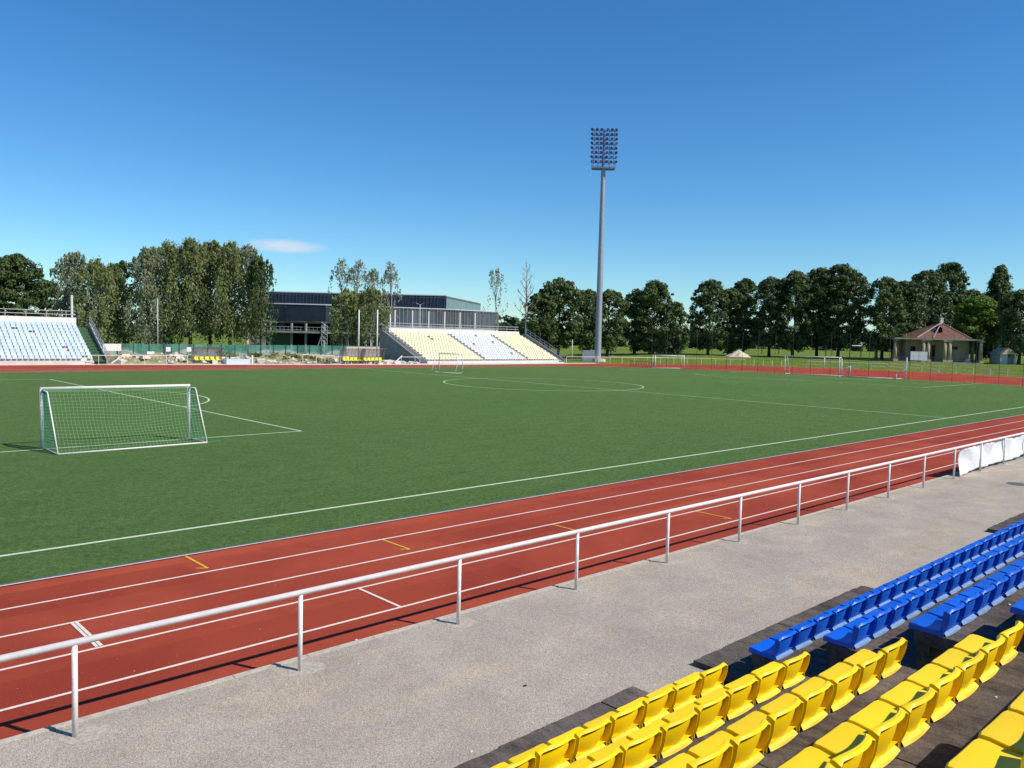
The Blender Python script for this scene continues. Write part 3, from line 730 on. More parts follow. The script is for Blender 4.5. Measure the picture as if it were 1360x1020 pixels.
# white foam bed / low white box right of the left dugout
a = Yp(300, 484, 76.8); b_ = Yp(333, 484, 76.8)
root = thing('landing_mat', a, 'low white padded box beside the single left dugout', 'mat')
k = MB(); k.bx(a[0], b_[0], 76.6, 77.8, 0.05, 0.62); k.build('mat_body', 'white_plastic', root)
k = MB(); k.bx(b_[0]-0.05, b_[0]+0.12, 76.4, 76.6, 0, 1.1); k.build('end_post', 'white_paint', root)

# ------------------------------------------------------------------ dugouts
def dugout(px0, px1, Y, label):
    a = Yp(px0, 484, Y); b_ = Yp(px1, 484, Y); L = float(b_[0]-a[0]); root = thing('dugout', (a[0], Y, 0.05), label, 'dugout')
    X0, Z0 = float(a[0]), 0.05; Dp_ = 1.5
    prof = [(Y+Dp_, Z0+0.6), (Y+Dp_, Z0+1.35), (Y+Dp_*0.85, Z0+1.75), (Y+Dp_*0.55, Z0+1.98), (Y+0.1, Z0+2.05)]
    n = 5
    for i in range(n+1):
        x = X0+L*i/n; k = MB(); k.path([(x, Y+Dp_, Z0)]+[(x, y, z) for y, z in prof], 0.035, 6); k.build('rib', 'galvanised', root)
    k = MB()
    for i in range(len(prof)-1): (y0, z0), (y1, z1) = prof[i:i+2]; k.quad((X0, y0, z0), (X0+L, y0, z0), (X0+L, y1, z1), (X0, y1, z1))
    k.build('canopy', 'smoked_canopy', root)
    for x in (X0-0.03, X0+L+0.03):
        k = MB(); k.poly([(x, Y+Dp_, Z0+0.1)]+[(x, y, z) for y, z in prof]+[(x, Y+0.5, Z0+0.9), (x, Y+0.6, Z0+0.1)]); k.build('side_panel', 'smoked_canopy', root)
    ns = max(5, int(L/0.55))
    k = MB()
    for i in range(ns):
        x = X0+L*(i+0.5)/ns; k.bx(x-0.22, x+0.22, Y+0.55, Y+0.95, Z0+0.42, Z0+0.5); k.bx(x-0.22, x+0.22, Y+0.92, Y+0.99, Z0+0.5, Z0+0.85)
    k.build('bench_seats', 'dugout_yellow', root)
    k = MB(); k.bx(X0, X0+L, Y+0.7, Y+0.8, Z0+0.32, Z0+0.42)
    for i in range(0, ns, 2): x = X0+L*(i+0.5)/ns; k.bx(x-0.05, x+0.05, Y+0.7, Y+0.8, Z0, Z0+0.33)
    k.build('bench_frame', 'dark_steel', root)
dugout(261, 297, 77.2, 'single curved transparent dugout with yellow seats beside the left rubble')
dugout(459, 485, 73.9, 'left one of the twin transparent dugouts with yellow seats')
dugout(487, 513, 73.4, 'right one of the twin transparent dugouts with yellow seats')

# ------------------------------------------------------------------ far stands
FAR_SEATS = {'white': MB(), 'yellow': MB(), 'pale': MB()}
def far_seat_mb(w_=0.42):
    k = MB(); k.bx(-w_/2, w_/2, 0.0, 0.38, -0.03, 0.02)
    k.box((0, 0.40, 0.15), (w_, 0.05, 0.32)); return k
fs_proto = tag(far_seat_mb().build('stand_seat', 'white_plastic'), 'x', 'seat', 'seats of the left far stand'); fs_used = [False]
def stand(name, x0, x1, YF, pitch, z0, ztop, ywall, label, blocks, right_stairs=None, left_stairs=None, individual=False):
    root = thing(name, ((x0+x1)/2, YF, 0), label, 'stand'); NR = 12; dz = (ztop-z0)/(NR-1)
    xs0 = x0-(1.2 if left_stairs else 0); xs1 = x1+(1.3 if right_stairs else 0)
    k = MB()
    for i in range(NR): k.bx(x0, x1, YF+pitch*i, YF+pitch*(i+1)+(0.0), (z0+dz*(i-1) if i else 0)-0.0, z0+dz*i)
    k.build('terraces', 'pale_concrete', root)
    yb = YF+pitch*NR
    k = MB(); k.bx(x0, x1, yb+0.003, yb+0.3, 0, ywall); k.build('rear_wall', 'parapet_white', root)
    # raking side walls
    for xx, on, sg in ((x0, left_stairs, -1), (x1, right_stairs, 1)):
        if on is None: continue
        w_ = 1.25
        xa, xb2 = (xx-w_, xx-0.003) if sg < 0 else (xx+0.003, xx+w_)
        k = MB(); NS = NR*2
        for i in range(NS): k.bx(xa, xb2, YF+pitch*NR*i/NS, yb, (z0+dz*NR*(i-1)/NS if i else 0)-0.0, z0*0.4+dz*NR*i/NS)
        k.build('side_stairs', on, root)
        xo = xx+sg*(w_+0.003); xi = xx+sg*(w_+0.16)
        lo, hi = min(xo, xi), max(xo, xi)
        k = MB(); pr = [(YF, 0), (yb+0.3, 0), (yb+0.3, ztop+0.55), (yb-0.3, ztop+0.55), (YF, z0+0.15)]
        n = len(pr); k.v += [(lo, y, z) for y, z in pr]+[(hi, y, z) for y, z in pr]
        k.f.append(tuple(range(n))[::-1]); k.f.append(tuple(range(n, 2*n)))
        for i in range(n): j = (i+1) % n; k.f.append((i, j, n+j, n+i))
        k.build('side_wall', 'grey_concrete', root)
        k = MB(); xm = (lo+hi)/2; p0 = Vector((xm, YF, z0+0.15)); p1 = Vector((xm, yb-0.3, ztop+0.55))
        for t_ in range(9): p_ = p0.lerp(p1, t_/8); k.tube(p_, p_+Vector((0,0,0.85)), 0.03, n=5)
        for z in (0.85, 0.45): k.tube(p0+Vector((0,0,z)), p1+Vector((0,0,z)), 0.03, n=5)
        k.build('side_railing', 'grey_steel', root)
    k = MB()
    for z in (0.35, 0.75): k.tube((x0, yb+0.2, ywall+z), (x1, yb+0.2, ywall+z), 0.04, n=5)
    x = x0
    while x <= x1: k.tube((x, yb+0.2, ywall), (x, yb+0.2, ywall+0.75), 0.035, n=5); x += 2.0
    k.build('rear_railing', 'galvanised', root)
    # dark steps between blocks
    for (xa, xb2, colr) in blocks:
        if colr == 'steps':
            for i in range(NR): k = MB(); k.bx(xa+0.02, xb2-0.02, YF+pitch*i+pitch*0.45, YF+pitch*(i+1)-0.01, z0+dz*i, z0+dz*i+dz*0.5); k.build('aisle_step', 'grey_concrete', root)
            continue
        nS = int((xb2-xa)/0.5); sp_ = (xb2-xa)/nS
        for i in range(NR):
            y = YF+pitch*i+pitch*0.18; z = z0+dz*i+0.24
            for j in range(nS):
                x = xb2-sp_*(j+0.5) if individual else xa+sp_*(j+0.5)
                if random.random() < 0.012: continue
                u, v, d = project((x, y, z))
                if u < -8: continue
                if individual and i < 8 and j < 24:
                    if not fs_used[0]: o = fs_proto; fs_used[0] = True
                    else: o = fs_proto.copy(); COL.objects.link(o)
                    o.location = (x, y, z); o.rotation_euler = (0, 0, random.uniform(-0.03, 0.03))
                    o['label'] = 'pale seat, %s from the right, %s row up, left far stand' % (ORD[j], ORD[i] if i else 'bottom')
                    o['category'] = 'seat'; o['group'] = 'seats of the left far stand'
                else:
                    kk = FAR_SEATS[colr]; kk.bx(x-0.21, x+0.21, y, y+0.38, z-0.03, z+0.02); kk.bx(x-0.21, x+0.21, y+0.37, y+0.42, z-0.01, z+0.30)
    return yb
stand('grandstand', -49.7, -24.7, 78.3, 0.54, 0.45, 4.0, 5.1, 'left far concrete grandstand with pale seats and green side steps', [(-49.7, -24.75, 'white')], right_stairs='green_carpet', individual=True)
stand('grandstand', 17.1, 43.8, 73.5, 0.79, 0.42, 4.05, 4.95, 'right far concrete grandstand with pale yellow and white seat blocks',
      [(17.15, 27.4, 'yellow'), (27.4, 28.2, 'steps'), (28.2, 36.5, 'pale'), (36.5, 37.3, 'steps'), (37.3, 43.75, 'yellow')], left_stairs='grey_concrete', right_stairs='pale_concrete')
# join the remaining far seats in one mesh
me_ = MB(); nW = len(FAR_SEATS['white'].f); me_.v = list(FAR_SEATS['white'].v); me_.f = list(FAR_SEATS['white'].f)
off = len(me_.v); me_.v += FAR_SEATS['yellow'].v; me_.f += [tuple(i+off for i in q) for q in FAR_SEATS['yellow'].f]
off = len(me_.v); nY = len(me_.f)-nW; me_.v += FAR_SEATS['pale'].v; me_.f += [tuple(i+off for i in q) for q in FAR_SEATS['pale'].f]
fo = me_.build('stand_seats', ['white_plastic', 'pale_yellow_plastic', 'lavender_plastic']); fo.data.polygons.foreach_set('material_index', [0]*nW+[1]*nY+[2]*(len(me_.f)-nW-nY))
tag(fo, 'pale yellow and white seats filling the right far stand and the upper left rows', 'seats', kind='stuff')

# poles
def pole(name, px, ptop, d, r, label, cat='pole', m='white_paint', pbase=None, r2=None):
    P = Dp(px, d); H = Hp(px, ptop, d); root = None
    k = MB(); k.tube((P[0], P[1], 0), (P[0], P[1], H), r, r2 or r*0.8, n=10); o = k.build(name, m, smooth=True)
    tag(o, label, cat); return o, P, H
for i, (px, pt) in enumerate(((476, 411.5), (500.5, 411.5))):
    pole('pole', px, pt, 118, 0.11, ['plain white pole left of the yellow and white stand, farther from it', 'plain white pole just left of the yellow and white stand'][i])
for i, (px, pt) in enumerate(((517.5, 417), (523.7, 412), (547, 412.5), (568.4, 413.5), (589.6, 414), (609.7, 415), (629.7, 415.5))):
    o, P, H = pole('pole', px, pt, 128+1.2*i, 0.09, 'white pole behind the right far stand, %s from its left end' % ORD[i]); o['group'] = 'white poles behind the right far stand'
o, P, H = pole('pole', 96, 392, 94, 0.16, 'thick grey pole at the right end of the left far stand wall', m='galvanised')
def street_lamp(px, ptop, d, label, arms=2, r=0.06, m='galvanised'):
    P = Dp(px, d); H = Hp(px, ptop, d); root = thing('street_lamp', (P[0], P[1], 0), label, 'lamp post')
    k = MB(); k.tube((P[0], P[1], 0), (P[0], P[1], H), r*1.3, r, n=8); k.build('pole', m, root, smooth=True)
    for s_ in ((-1, 1) if arms == 2 else (1,)):
        e = Vector((P[0]+s_*RT[0]*0.8, P[1]+s_*RT[1]*0.8, H+0.35)); k = MB(); k.tube((P[0], P[1], H), e, 0.04, n=6); k.build('arm', m, root)
        k = MB(); k.box((e.x+s_*RT[0]*.25, e.y+s_*RT[1]*.25, e.z), (0.75, 0.28, 0.14), VIEW_ROT); k.build('lamp_head', 'dark_steel', root)
street_lamp(556.8, 405, 135, 'double headed lamp post behind the left part of the right far stand')
street_lamp(209.5, 397, 113, 'thin grey lamp post before the tall birches', 1, 0.07)
def bollard_lamp(px, pt, d, label, r=0.12, m='galvanised'):
    P = Dp(px, d); H = Hp(px, pt, d); root = thing('street_lamp', (P[0], P[1], 0), label, 'lamp post')
    k = MB(); k.tube((P[0], P[1], 0), (P[0], P[1], H), r, r*.8, n=8); k.build('pole', m, root, smooth=True)
    k = MB(); k.tube((P[0], P[1], H), (P[0], P[1], H+0.12), r*2.6, r*2.2, n=10); k.tube((P[0], P[1], H-0.35), (P[0], P[1], H), r*1.7, r*2.0, n=10); k.build('lamp_head', 'white_paint', root)
bollard_lamp(1096, 454, 165, 'pale capped lamp post left of the frame behind the full size goal', 0.13)
bollard_lamp(1104.5, 458.5, 205, 'smaller dark capped lamp post behind the pale one', 0.1, 'dark_steel')
o, P, H = pole('pole', 759.5, 451, 138, 0.055, 'thin yellowish post left of the floodlight mast')
o, P, H = pole('pole', 1094.5, 474, 133, 0.07, 'short white post in the grass behind the right goal')
# wooden pavilion-side frames: pull-up bars
def bar_frame(px0, px1, pt, d, label, m='dark_steel'):
    A = Dp(px0, d); B = Dp(px1, d); H = Hp(px0, pt, d); root = thing('exercise_frame', A, label, 'exercise frame')
    for q in (A, B): k = MB(); k.tube((q[0], q[1], 0), (q[0], q[1], H), 0.11, n=6); k.build('post', m, root)
    k = MB(); k.tube((A[0], A[1], H), (B[0], B[1], H), 0.14, n=6); k.build('bar', 'white_paint', root)
bar_frame(1011.5, 1034, 456, 205, 'grey goal frame in the meadow beyond the sand heap')
bar_frame(1128, 1143, 459, 190, 'dark frame with pale top in the meadow left of the pavilion')

# floodlight mast
DM = 145.0; P = Dp(793.5, DM); Htop = Hp(803, 172, DM)
root = thing('floodlight_mast', (P[0], P[1], 0), 'very tall grey tapered floodlight mast with a grid of lamps', 'floodlight')
ax = Vector((RT[0], RT[1], 0)).normalized(); fw2 = Vector((-FW[0], -FW[1], 0)).normalized()      # lamps look at the camera side pitch
PX = lambda x, z, y=0.0: Vector((P[0], P[1], 0))+ax*x+fw2*y+Vector((0,0,z))
zpl = Hp(800, 228, DM)
k = MB(); seg = 8
for i in range(seg):
    z0_, z1_ = zpl*i/seg, zpl*(i+1)/seg; r0 = 0.61-0.23*i/seg; r1 = 0.61-0.23*(i+1)/seg
    k.tube(PX(0, z0_), PX(0, z1_), r0, r1, n=20, caps=False)
k.build('mast_pole', 'grey_steel', root, smooth=True)
k = MB(); k.tube(PX(0, 0), PX(0, 0.5), 1.5, 1.4, n=16); k.build('mast_foot', 'edge_concrete', root)
k = MB(); k.box(PX(-1.7, 1.0, 0.3), (2.2, 1.4, 1.9), VIEW_ROT); k.build('switch_cabinet', 'grey_steel', root)
Wh = 4.2; zb = Hp(802, 218, DM); zt = Hp(803, 177, DM); NRW = 8; NCL = 6
k = MB(); k.tube(PX(0, zpl-0.5), PX(0, zt), 0.34, 0.22, n=10); k.build('head_spine', 'lamp_body', root)
k = MB()
for i in range(NRW):
    z = zb+(zt-zb)*i/(NRW-1)
    k.tube(PX(-Wh/2-0.1, z-0.25, .15), PX(Wh/2+0.1, z-0.25, .15), 0.07, n=6)
for x in (-Wh/2+.35, -0.95, 0.95, Wh/2-.35): k.tube(PX(x, zb-0.5, .1), PX(x, zt, .1), 0.06, n=6)
k.build('head_frame', 'lamp_body', root)
k = MB()
zp2 = Hp(802, 227, DM)
k.box(PX(0, zp2, 0), (4.0, 1.8, 0.28), VIEW_ROT)
for x in (-2.0, -1.0, 0, 1.0, 2.0):
    for y in (-.9, .9): k.tube(PX(x, zp2, y), PX(x, zp2+1.15, y), 0.035, n=5)
for z in (0.6, 1.15):
    for y in (-.9, .9): k.tube(PX(-2, zp2+z, y), PX(2, zp2+z, y), 0.035, n=5)
k.build('service_platform', 'blue_steel', root)
for i in range(NRW):
    z = zb+(zt-zb)*i/(NRW-1)
    for j in range(NCL):
        x = -Wh/2+0.1+(Wh-0.2)*j/(NCL-1)
        if j < 3: x -= 0.12
        else: x += 0.12
        c = PX(x, z, 0.25); dd = (fw2*1.0+ax*random.uniform(-0.9, 0.9)+Vector((0,0,-0.75))).normalized()
        k = MB(); k.tube(c-dd*0.16, c+dd*0.06, 0.15, 0.30, n=10, caps=True); k.tube(c+dd*0.06, c+dd*0.10, 0.30, 0.29, n=10); lp = k.build('lamp', 'lamp_body', root)
        k = MB(); k.tube(c+dd*0.101, c+dd*0.108, 0.25, 0.25, n=10); k.v = [(v[0]-root.location.x, v[1]-root.location.y, v[2]-root.location.z) for v in k.v]; k.build('lamp_glass', 'lamp_glass', lp, world=False)

# ------------------------------------------------------------------ fence, signs, rubble bank at the left
YFc = 90.0
fx = [Yp(x, 484, YFc)[0] for x in (112, 470)]
root = thing('mesh_fence', (fx[0], YFc, 0), 'long fence with torn green mesh behind the rubble bank', 'fence')
n = 20; zt_ = lambda x: 2.15
k = MB(); kp = MB()
for i in range(n):
    xa, xb2 = fx[0]+(fx[1]-fx[0])*i/n, fx[0]+(fx[1]-fx[0])*(i+1)/n; m_ = 6
    for j in range(m_):
        x0_, x1_ = xa+(xb2-xa)*j/m_, xa+(xb2-xa)*(j+1)/m_
        f_ = lambda x: 1.15+0.28*math.sin(x*0.55)+0.15*math.sin(x*1.7)
        y_ = lambda x: YFc+0.05*math.sin(x*2.3)
        k.quad((x0_, y_(x0_), f_(x0_)), (x1_, y_(x1_), f_(x1_)), (x1_, y_(x1_), 2.1), (x0_, y_(x0_), 2.1))
        kp.quad((x0_, y_(x0_)+.02, 0), (x1_, y_(x1_)+.02, 0), (x1_, y_(x1_)+.02, f_(x1_)+0.2), (x0_, y_(x0_)+.02, f_(x0_)+0.2))
k.build('upper_mesh', 'green_mesh', root); kp.build('lower_mesh', 'pale_mesh', root)
for i in range(n+1): x = fx[0]+(fx[1]-fx[0])*i/n; k = MB(); k.tube((x, YFc-0.06, 0), (x, YFc-0.06, 2.2), 0.05, n=6); k.build('post', 'dark_steel', root)
# low pale wall right of the fence
a = Yp(460, 484, 88)[0]; b_ = Yp(514, 484, 88)[0]
root = thing('low_wall', (a, 88, 0), 'low grey panel wall between the twin dugouts and the dark building', 'wall')
k = MB(); k.bx(a, b_, 88, 88.2, 0, 2.0); k.build('wall_panel', 'pale_concrete', root); k = MB(); k.bx(a-.1, b_+.1, 87.95, 88.25, 2.0, 2.1); k.build('coping', 'grey_concrete', root)
def board(px0, px1, pt, pb, Y, label, m='white_paint', legs=True):
    A = Yp(px0, pb, Y); B = Yp(px1, pb, Y); d = dep(A); z0_ = Hp(px0, pb, d); z1_ = Hp(px0, pt, d)
    root = thing('sign_board', (A[0], Y, 0), label, 'board'); k = MB(); k.bx(A[0], B[0], Y, Y+0.06, z0_, z1_); k.build('panel', m, root)
    for x in (A[0]+.1, B[0]-.1): k = MB(); k.bx(x-.04, x+.04, Y+0.065, Y+.14, 0, z1_); k.build('leg', 'dark_steel', root)
board(137, 161, 456.5, 466, 87, 'large blank white board right of the left far stand')
board(220.5, 226.5, 461, 467, 86, 'small white box panel on the mesh fence, left one of two')
board(248, 254, 461, 467, 86, 'small white box panel on the mesh fence, right one of two')
# rubble bank
def bump_h(x, y):
    h = 0.68*math.exp(-((y-84)/3.8)**2)
    return h*(0.75+0.45*math.sin(x*0.33+1)+0.30*math.sin(x*0.9+y*0.7)+0.2*math.sin(x*2.3-y*1.1))+0.25*math.exp(-((y-80)/4)**2)*(1+math.sin(x*1.6+y*2)) 
k = MB(); gx0, gx1 = -22.6, 13.0; nx, ny = 190, 46
for i in range(nx+1):
    for j in range(ny+1):
        x = gx0+(gx1-gx0)*i/nx; y0_ = yo(x)+1.6; y = y0_+(89-y0_)*j/ny; e = min(1, i/6, (nx-i)/6, j/4, (ny-j)/4)
        k.v.append((x, y, (max(0, bump_h(x, y))+0.10*random.random())*e+0.0))
for i in range(nx):
    for j in range(ny): a = i*(ny+1)+j; k.f.append((a, a+ny+1, a+ny+2, a+1))
tag(k.build('rubble_bank', 'rubble_earth'), 'uneven bank of weedy earth and broken rubble behind the far track', 'earth bank', kind='stuff')
k = MB()
for i in range(230):
    x = random.uniform(gx0+1, gx1-1); y = yo(x)+1.9+abs(random.gauss(0, 2.5)); s_ = random.choice((0.1, 0.15, 0.22, 0.4)); z = max(0, bump_h(x, y))
    M_ = Matrix.Rotation(random.uniform(0, 3), 3, 'Z') @ Matrix.Rotation(random.uniform(-.6, .6), 3, 'X')
    k.box((x, y, z+s_*0.35), (s_*random.uniform(1, 2.8), s_*random.uniform(.8, 1.6), s_*random.uniform(.5, 1.1)), M=M_)
tag(k.build('rubble', 'rubble_stone'), 'pale broken rubble blocks strewn over the earth bank', 'rubble', kind='stuff')
# slanted white planks
for i, (px0, py0, px1, py1, lb) in enumerate(((147, 483, 163, 472.5, 'white plank leaning over the rubble just right of the left far stand'), (524, 482, 534, 472.5, 'pale sloping handrail at the left foot of the right far stand'))):
    A = Yp(px0, py0, [78.2, 73.0][i]); B = Yp(px1, py1, [78.2, 73.0][i]); k = MB(); k.tube(A, B, 0.07, n=6); tag(k.build(['plank', 'handrail'][i], 'white_paint'), lb, ['plank', 'handrail'][i])
# rubble pieces at the stand's left foot
k = MB()
for i in range(26):
    x = random.uniform(8.6, 15.3); y = random.uniform(73.2, 76); s_ = random.uniform(.25, .7)
    k.box((x, y, s_*.3), (s_*1.8, s_, s_*.8), M=Matrix.Rotation(random.uniform(0, 3), 3, 'Z') @ Matrix.Rotation(random.uniform(-.5, .5), 3, 'X'))
tag(k.build('concrete_lumps', 'rubble_stone'), 'heap of grey concrete lumps at the left foot of the right far stand', 'rubble', kind='stuff')

# ------------------------------------------------------------------ sand heap
P = Dp(981, 160, 1.0); R0 = 17/F*160; HS = Hp(981, 466, 160)-0.9
k = MB(); nr, na = 14, 40
for i in range(nr+1):
    for j in range(na):
        t_ = i/nr; a = 2*math.pi*j/na; r = R0*t_*(1+0.10*math.sin(a*3+1)+0.05*math.sin(a*7))
        k.v.append((P[0]+r*math.cos(a), P[1]+r*math.sin(a), max(-0.03, HS*(1-t_)**1.05+0.08*math.sin(a*5+i)*t_*(1-t_)*4-0.02)+hgt(P[0]+r*math.cos(a), P[1]+r*math.sin(a))))
for i in range(nr):
    for j in range(na): a = i*na+j; b2 = i*na+(j+1) % na; k.f.append((a, b2, b2+na, a+na))
tag(k.build('sand_heap', 'sand'), 'pale conical heap of sand in the grass behind the far track', 'sand heap')

# ------------------------------------------------------------------ dark sports hall behind
def D2(px, d): p = Dp(px, d); return (float(p[0]), float(p[1]))
def xy(p): return (float(p[0]), float(p[1]))
B0 = D2(480, 175)
hall = thing('sports_hall', (B0[0], B0[1], 0), 'long dark flat roofed sports hall behind the birches and the right far stand', 'building')
A = D2(330, 171); B = D2(591.5, 170); C_ = D2(637, 206); Dd = (A[0]+C_[0]-B[0], A[1]+C_[1]-B[1])
zt = Hp(480, 390.5, 170); zm = Hp(480, 402.5, 170)-1.2
def wall(mb, p, q, z0, z1, th=0.4):
    p = Vector((p[0], p[1], 0)); q = Vector((q[0], q[1], 0)); n_ = (q-p).normalized().cross(Vector((0,0,1)))*-1*th
    k0 = len(mb.v); 
    for z in (z0, z1):
        for v in (p, q, q+n_, p+n_): mb.v.append((v.x, v.y, z))
    for f_ in ((3,2,1,0), (4,5,6,7), (0,1,5,4), (1,2,6,5), (2,3,7,6), (3,0,4,7)): mb.f.append(tuple(k0+i for i in f_))
k = MB(); wall(k, A, B, zm, zt); k.build('upper_wall', 'dark_cladding', hall)
k = MB(); L = math.dist(A, B); n = 56
for i in range(n):
    t_ = (i+0.5)/n; k.box((A[0]+(B[0]-A[0])*t_, A[1]+(B[1]-A[1])*t_, (zm+zt)/2), (0.16, 0.16, zt-zm-0.1), VIEW_ROT)
k.build('cladding_ribs', 'blue_grey_cladding', hall)
k = MB(); wall(k, (B[0], B[1]), C_, zm, zt-0.02); k.build('side_wall', 'green_grey_cladding', hall)
k = MB(); k.prism([A, B, C_, Dd][::1], zt-0.5, zt-0.06); k.build('roof', 'grey_concrete', hall)
k = MB(); wall(k, (A[0]+FW[0]*-.12, A[1]+FW[1]*-.12), (B[0]+FW[0]*-.12, B[1]+FW[1]*-.12), zt-0.02, zt+0.16, 0.5); k.build('roof_edge', 'pale_fascia', hall)
# lower wing with a bent front
zl1 = Hp(400, 404, 157); zl0 = Hp(400, 427, 157)
def D2(px, d): p = Dp(px, d-8); return (float(p[0]), float(p[1]))
lw = [D2(330, 165), D2(380, 164.6), D2(432, 165)]; lw2 = [D2(432, 165.2), D2(470, 167), D2(509, 170.5)]; rw = [D2(509, 170.5), D2(545, 172.3), D2(580, 174.4), D2(604, 176.2), D2(632, 180.5), D2(660.5, 186.5)]
for pts_, nm, mt in ((lw, 'lower_wall', 'dark_cladding'), (lw2, 'lower_wall', 'blue_grey_cladding')):
    k = MB()
    for a, b_ in zip(pts_, pts_[1:]): wall(k, a, b_, zl0, zl1, 0.5)
    k.build(nm, mt, hall)
k = MB()
for a, b_ in zip(rw, rw[1:]): wall(k, a, b_, 5.4, zl1-0.1, 0.5)
k.build('metal_front', 'grey_glass_cladding', hall)
k = MB()
for a, b_ in zip(rw, rw[1:]):
    for q in range(7): t_ = q/7; k.box((a[0]+(b_[0]-a[0])*t_, a[1]+(b_[1]-a[1])*t_, (5.4+zl1)/2), (0.07, 0.2, zl1-5.6), VIEW_ROT)
k.build('front_mullions', 'galvanised', hall)
k = MB()
for a, b_ in list(zip(lw, lw[1:]))+list(zip(lw2, lw2[1:]))+list(zip(rw, rw[1:])):
    o_ = (-FW[0]*.15, -FW[1]*.15); wall(k, (a[0]+o_[0], a[1]+o_[1]), (b_[0]+o_[0], b_[1]+o_[1]), zl1-0.11, zl1+0.1, 0.75)
k.build('fascia', 'pale_fascia', hall)
k = MB()
for a, b_ in zip(rw, rw[1:]):
    o_ = (-FW[0]*.3, -FW[1]*.3); wall(k, (a[0]+o_[0], a[1]+o_[1]), (b_[0]+o_[0], b_[1]+o_[1]), 4.9, 5.4, 0.9)
k.build('lower_fascia', 'pale_fascia', hall)
k = MB(); k.prism(lw[:2]+[lw2[0], lw2[1]]+rw+[D2(655, 212), D2(330, 212)], zl1-0.6, zl1-0.2); k.build('wing_roof', 'grey_concrete', hall)
k = MB(); wall(k, D2(661, 186.8), D2(655, 214), 0, zl1-0.1, 0.4); k.build('end_wall', 'pale_fascia', hall)
# open lower storeys
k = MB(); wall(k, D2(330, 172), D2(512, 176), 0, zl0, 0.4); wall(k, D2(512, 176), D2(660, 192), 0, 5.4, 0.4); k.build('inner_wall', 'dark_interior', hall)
zs = Hp(420, 441, 157)
k = MB(); k.prism([D2(350, 163.4), D2(432, 163.6), D2(512, 168), D2(512, 176), D2(350, 172)], zs-0.25, zs+0.12); k.build('floor_slab', 'grey_concrete', hall)
k = MB(); wall(k, D2(355, 164.4), D2(515, 169.0), zl0-0.35, zl0-0.003, 0.5); k.build('beam', 'grey_concrete', hall)
for px in (358.5, 387, 406, 430, 461, 485, 511): 
    a = D2(px, 164.6+max(0, (px-432)*.055)); k = MB(); k.tube((a[0], a[1], 0), (a[0], a[1], zl0-0.36), 0.26, n=10); k.build('column', 'grey_concrete', hall)
for i, px in enumerate((364, 374)):
    a, b_ = D2(px-4, 166), D2(px+4, 166); k = MB(); wall(k, a, b_, zs+0.15, zl0-0.5, 0.1); k.build('window', 'grey_glass_cladding', hall)
a, b_ = D2(358, 165.4), D2(386, 165.6); k = MB(); wall(k, a, b_, 0.2, zs-0.3, 0.1); k.build('glass_screen', 'teal_panel', hall)
k = MB(); a, b_ = D2(330, 163.8), D2(352, 163.8); wall(k, a, b_, 0, zs-1, 0.3); k.build('left_wall', 'grey_concrete', hall)
for i in range(9):
    a, b_ = D2(438+i*7.6, 170.5), D2(443.6+i*7.6, 170.6); f_ = MB(); wall(f_, a, b_, 1.0, zs-0.5, 0.1); fr = f_.build('window', 'pale_fascia', hall)
    a2, b2 = D2(438.9+i*7.6, 170.35), D2(442.7+i*7.6, 170.45); g_ = MB(); wall(g_, a2, b2, 1.15, zs-0.7, 0.1); go = g_.build('pane', 'dark_glazing'); 
    for v in go.data.vertices: v.co -= hall.location
    go.parent = fr
# stair tower with open lattice
a = D2(430.5, 163.5); w_ = 0.55
k = MB()
for sx in (-w_, w_): k.tube((a[0]+RT[0]*sx, a[1]+RT[1]*sx, 0), (a[0]+RT[0]*sx, a[1]+RT[1]*sx, zs+1.4), 0.07, n=5)
for i in range(7):
    z = i*0.85; k.tube((a[0]-RT[0]*w_, a[1]-RT[1]*w_, z), (a[0]+RT[0]*w_, a[1]+RT[1]*w_, z+0.85), 0.05, n=5); k.tube((a[0]+RT[0]*w_, a[1]+RT[1]*w_, z), (a[0]-RT[0]*w_, a[1]-RT[1]*w_, z+0.85), 0.05, n=5)
p0, p1 = D2(420, 162.5), D2(427, 162.5); k.tube((p0[0], p0[1], 0.6), (p1[0], p1[1], 3.4), 0.09, n=5)
k.build('stair_tower', 'grey_steel', hall)
k = MB(); a, b_ = D2(355, 163.3), D2(512, 167.8)
for z in (0.35, 0.9): k.tube((a[0], a[1], zs+z), (b_[0], b_[1], zs+z), 0.04, n=5)
for i in range(30): t_ = i/29; k.tube((a[0]+(b_[0]-a[0])*t_, a[1]+(b_[1]-a[1])*t_, zs), (a[0]+(b_[0]-a[0])*t_, a[1]+(b_[1]-a[1])*t_, zs+0.9), 0.03, n=4)
k.build('balcony_railing', 'grey_steel', hall)

# ------------------------------------------------------------------ pavilion
DP = 150.0; PB = Dp(1250, DP, 1.1); MP = DP/F
pav = thing('pavilion', (PB[0], PB[1], 1.05), 'old cream pavilion with columns, flat porch roof and damaged red hipped roof', 'building')
def L2(px, y=0.0, z=0.0): v = Vector((PB[0], PB[1], 0))+ax*((px-1250)*MP)+(-fw2)*y; return Vector((v.x, v.y, z))
ZB = 1.05; ZE = 5.35
W8 = lambda pts: [(p.x, p.y) for p in pts]
k = MB(); k.prism(W8([L2(1188.5, 0.5), L2(1300.5, -1.0), L2(1316, 3.0), L2(1316, 9), L2(1300, 11), L2(1190, 11)]), ZE, ZE+0.28); k.build('porch_roof', 'roof_board', pav)
k = MB(); k.prism(W8([L2(1188, 0.3), L2(1301, -1.2), L2(1317, 3.0), L2(1317, 9), L2(1300, 11.3), L2(1189, 11.3)]), ZB-1.0, ZB+0.25); k.build('plinth', 'grey_concrete', pav)
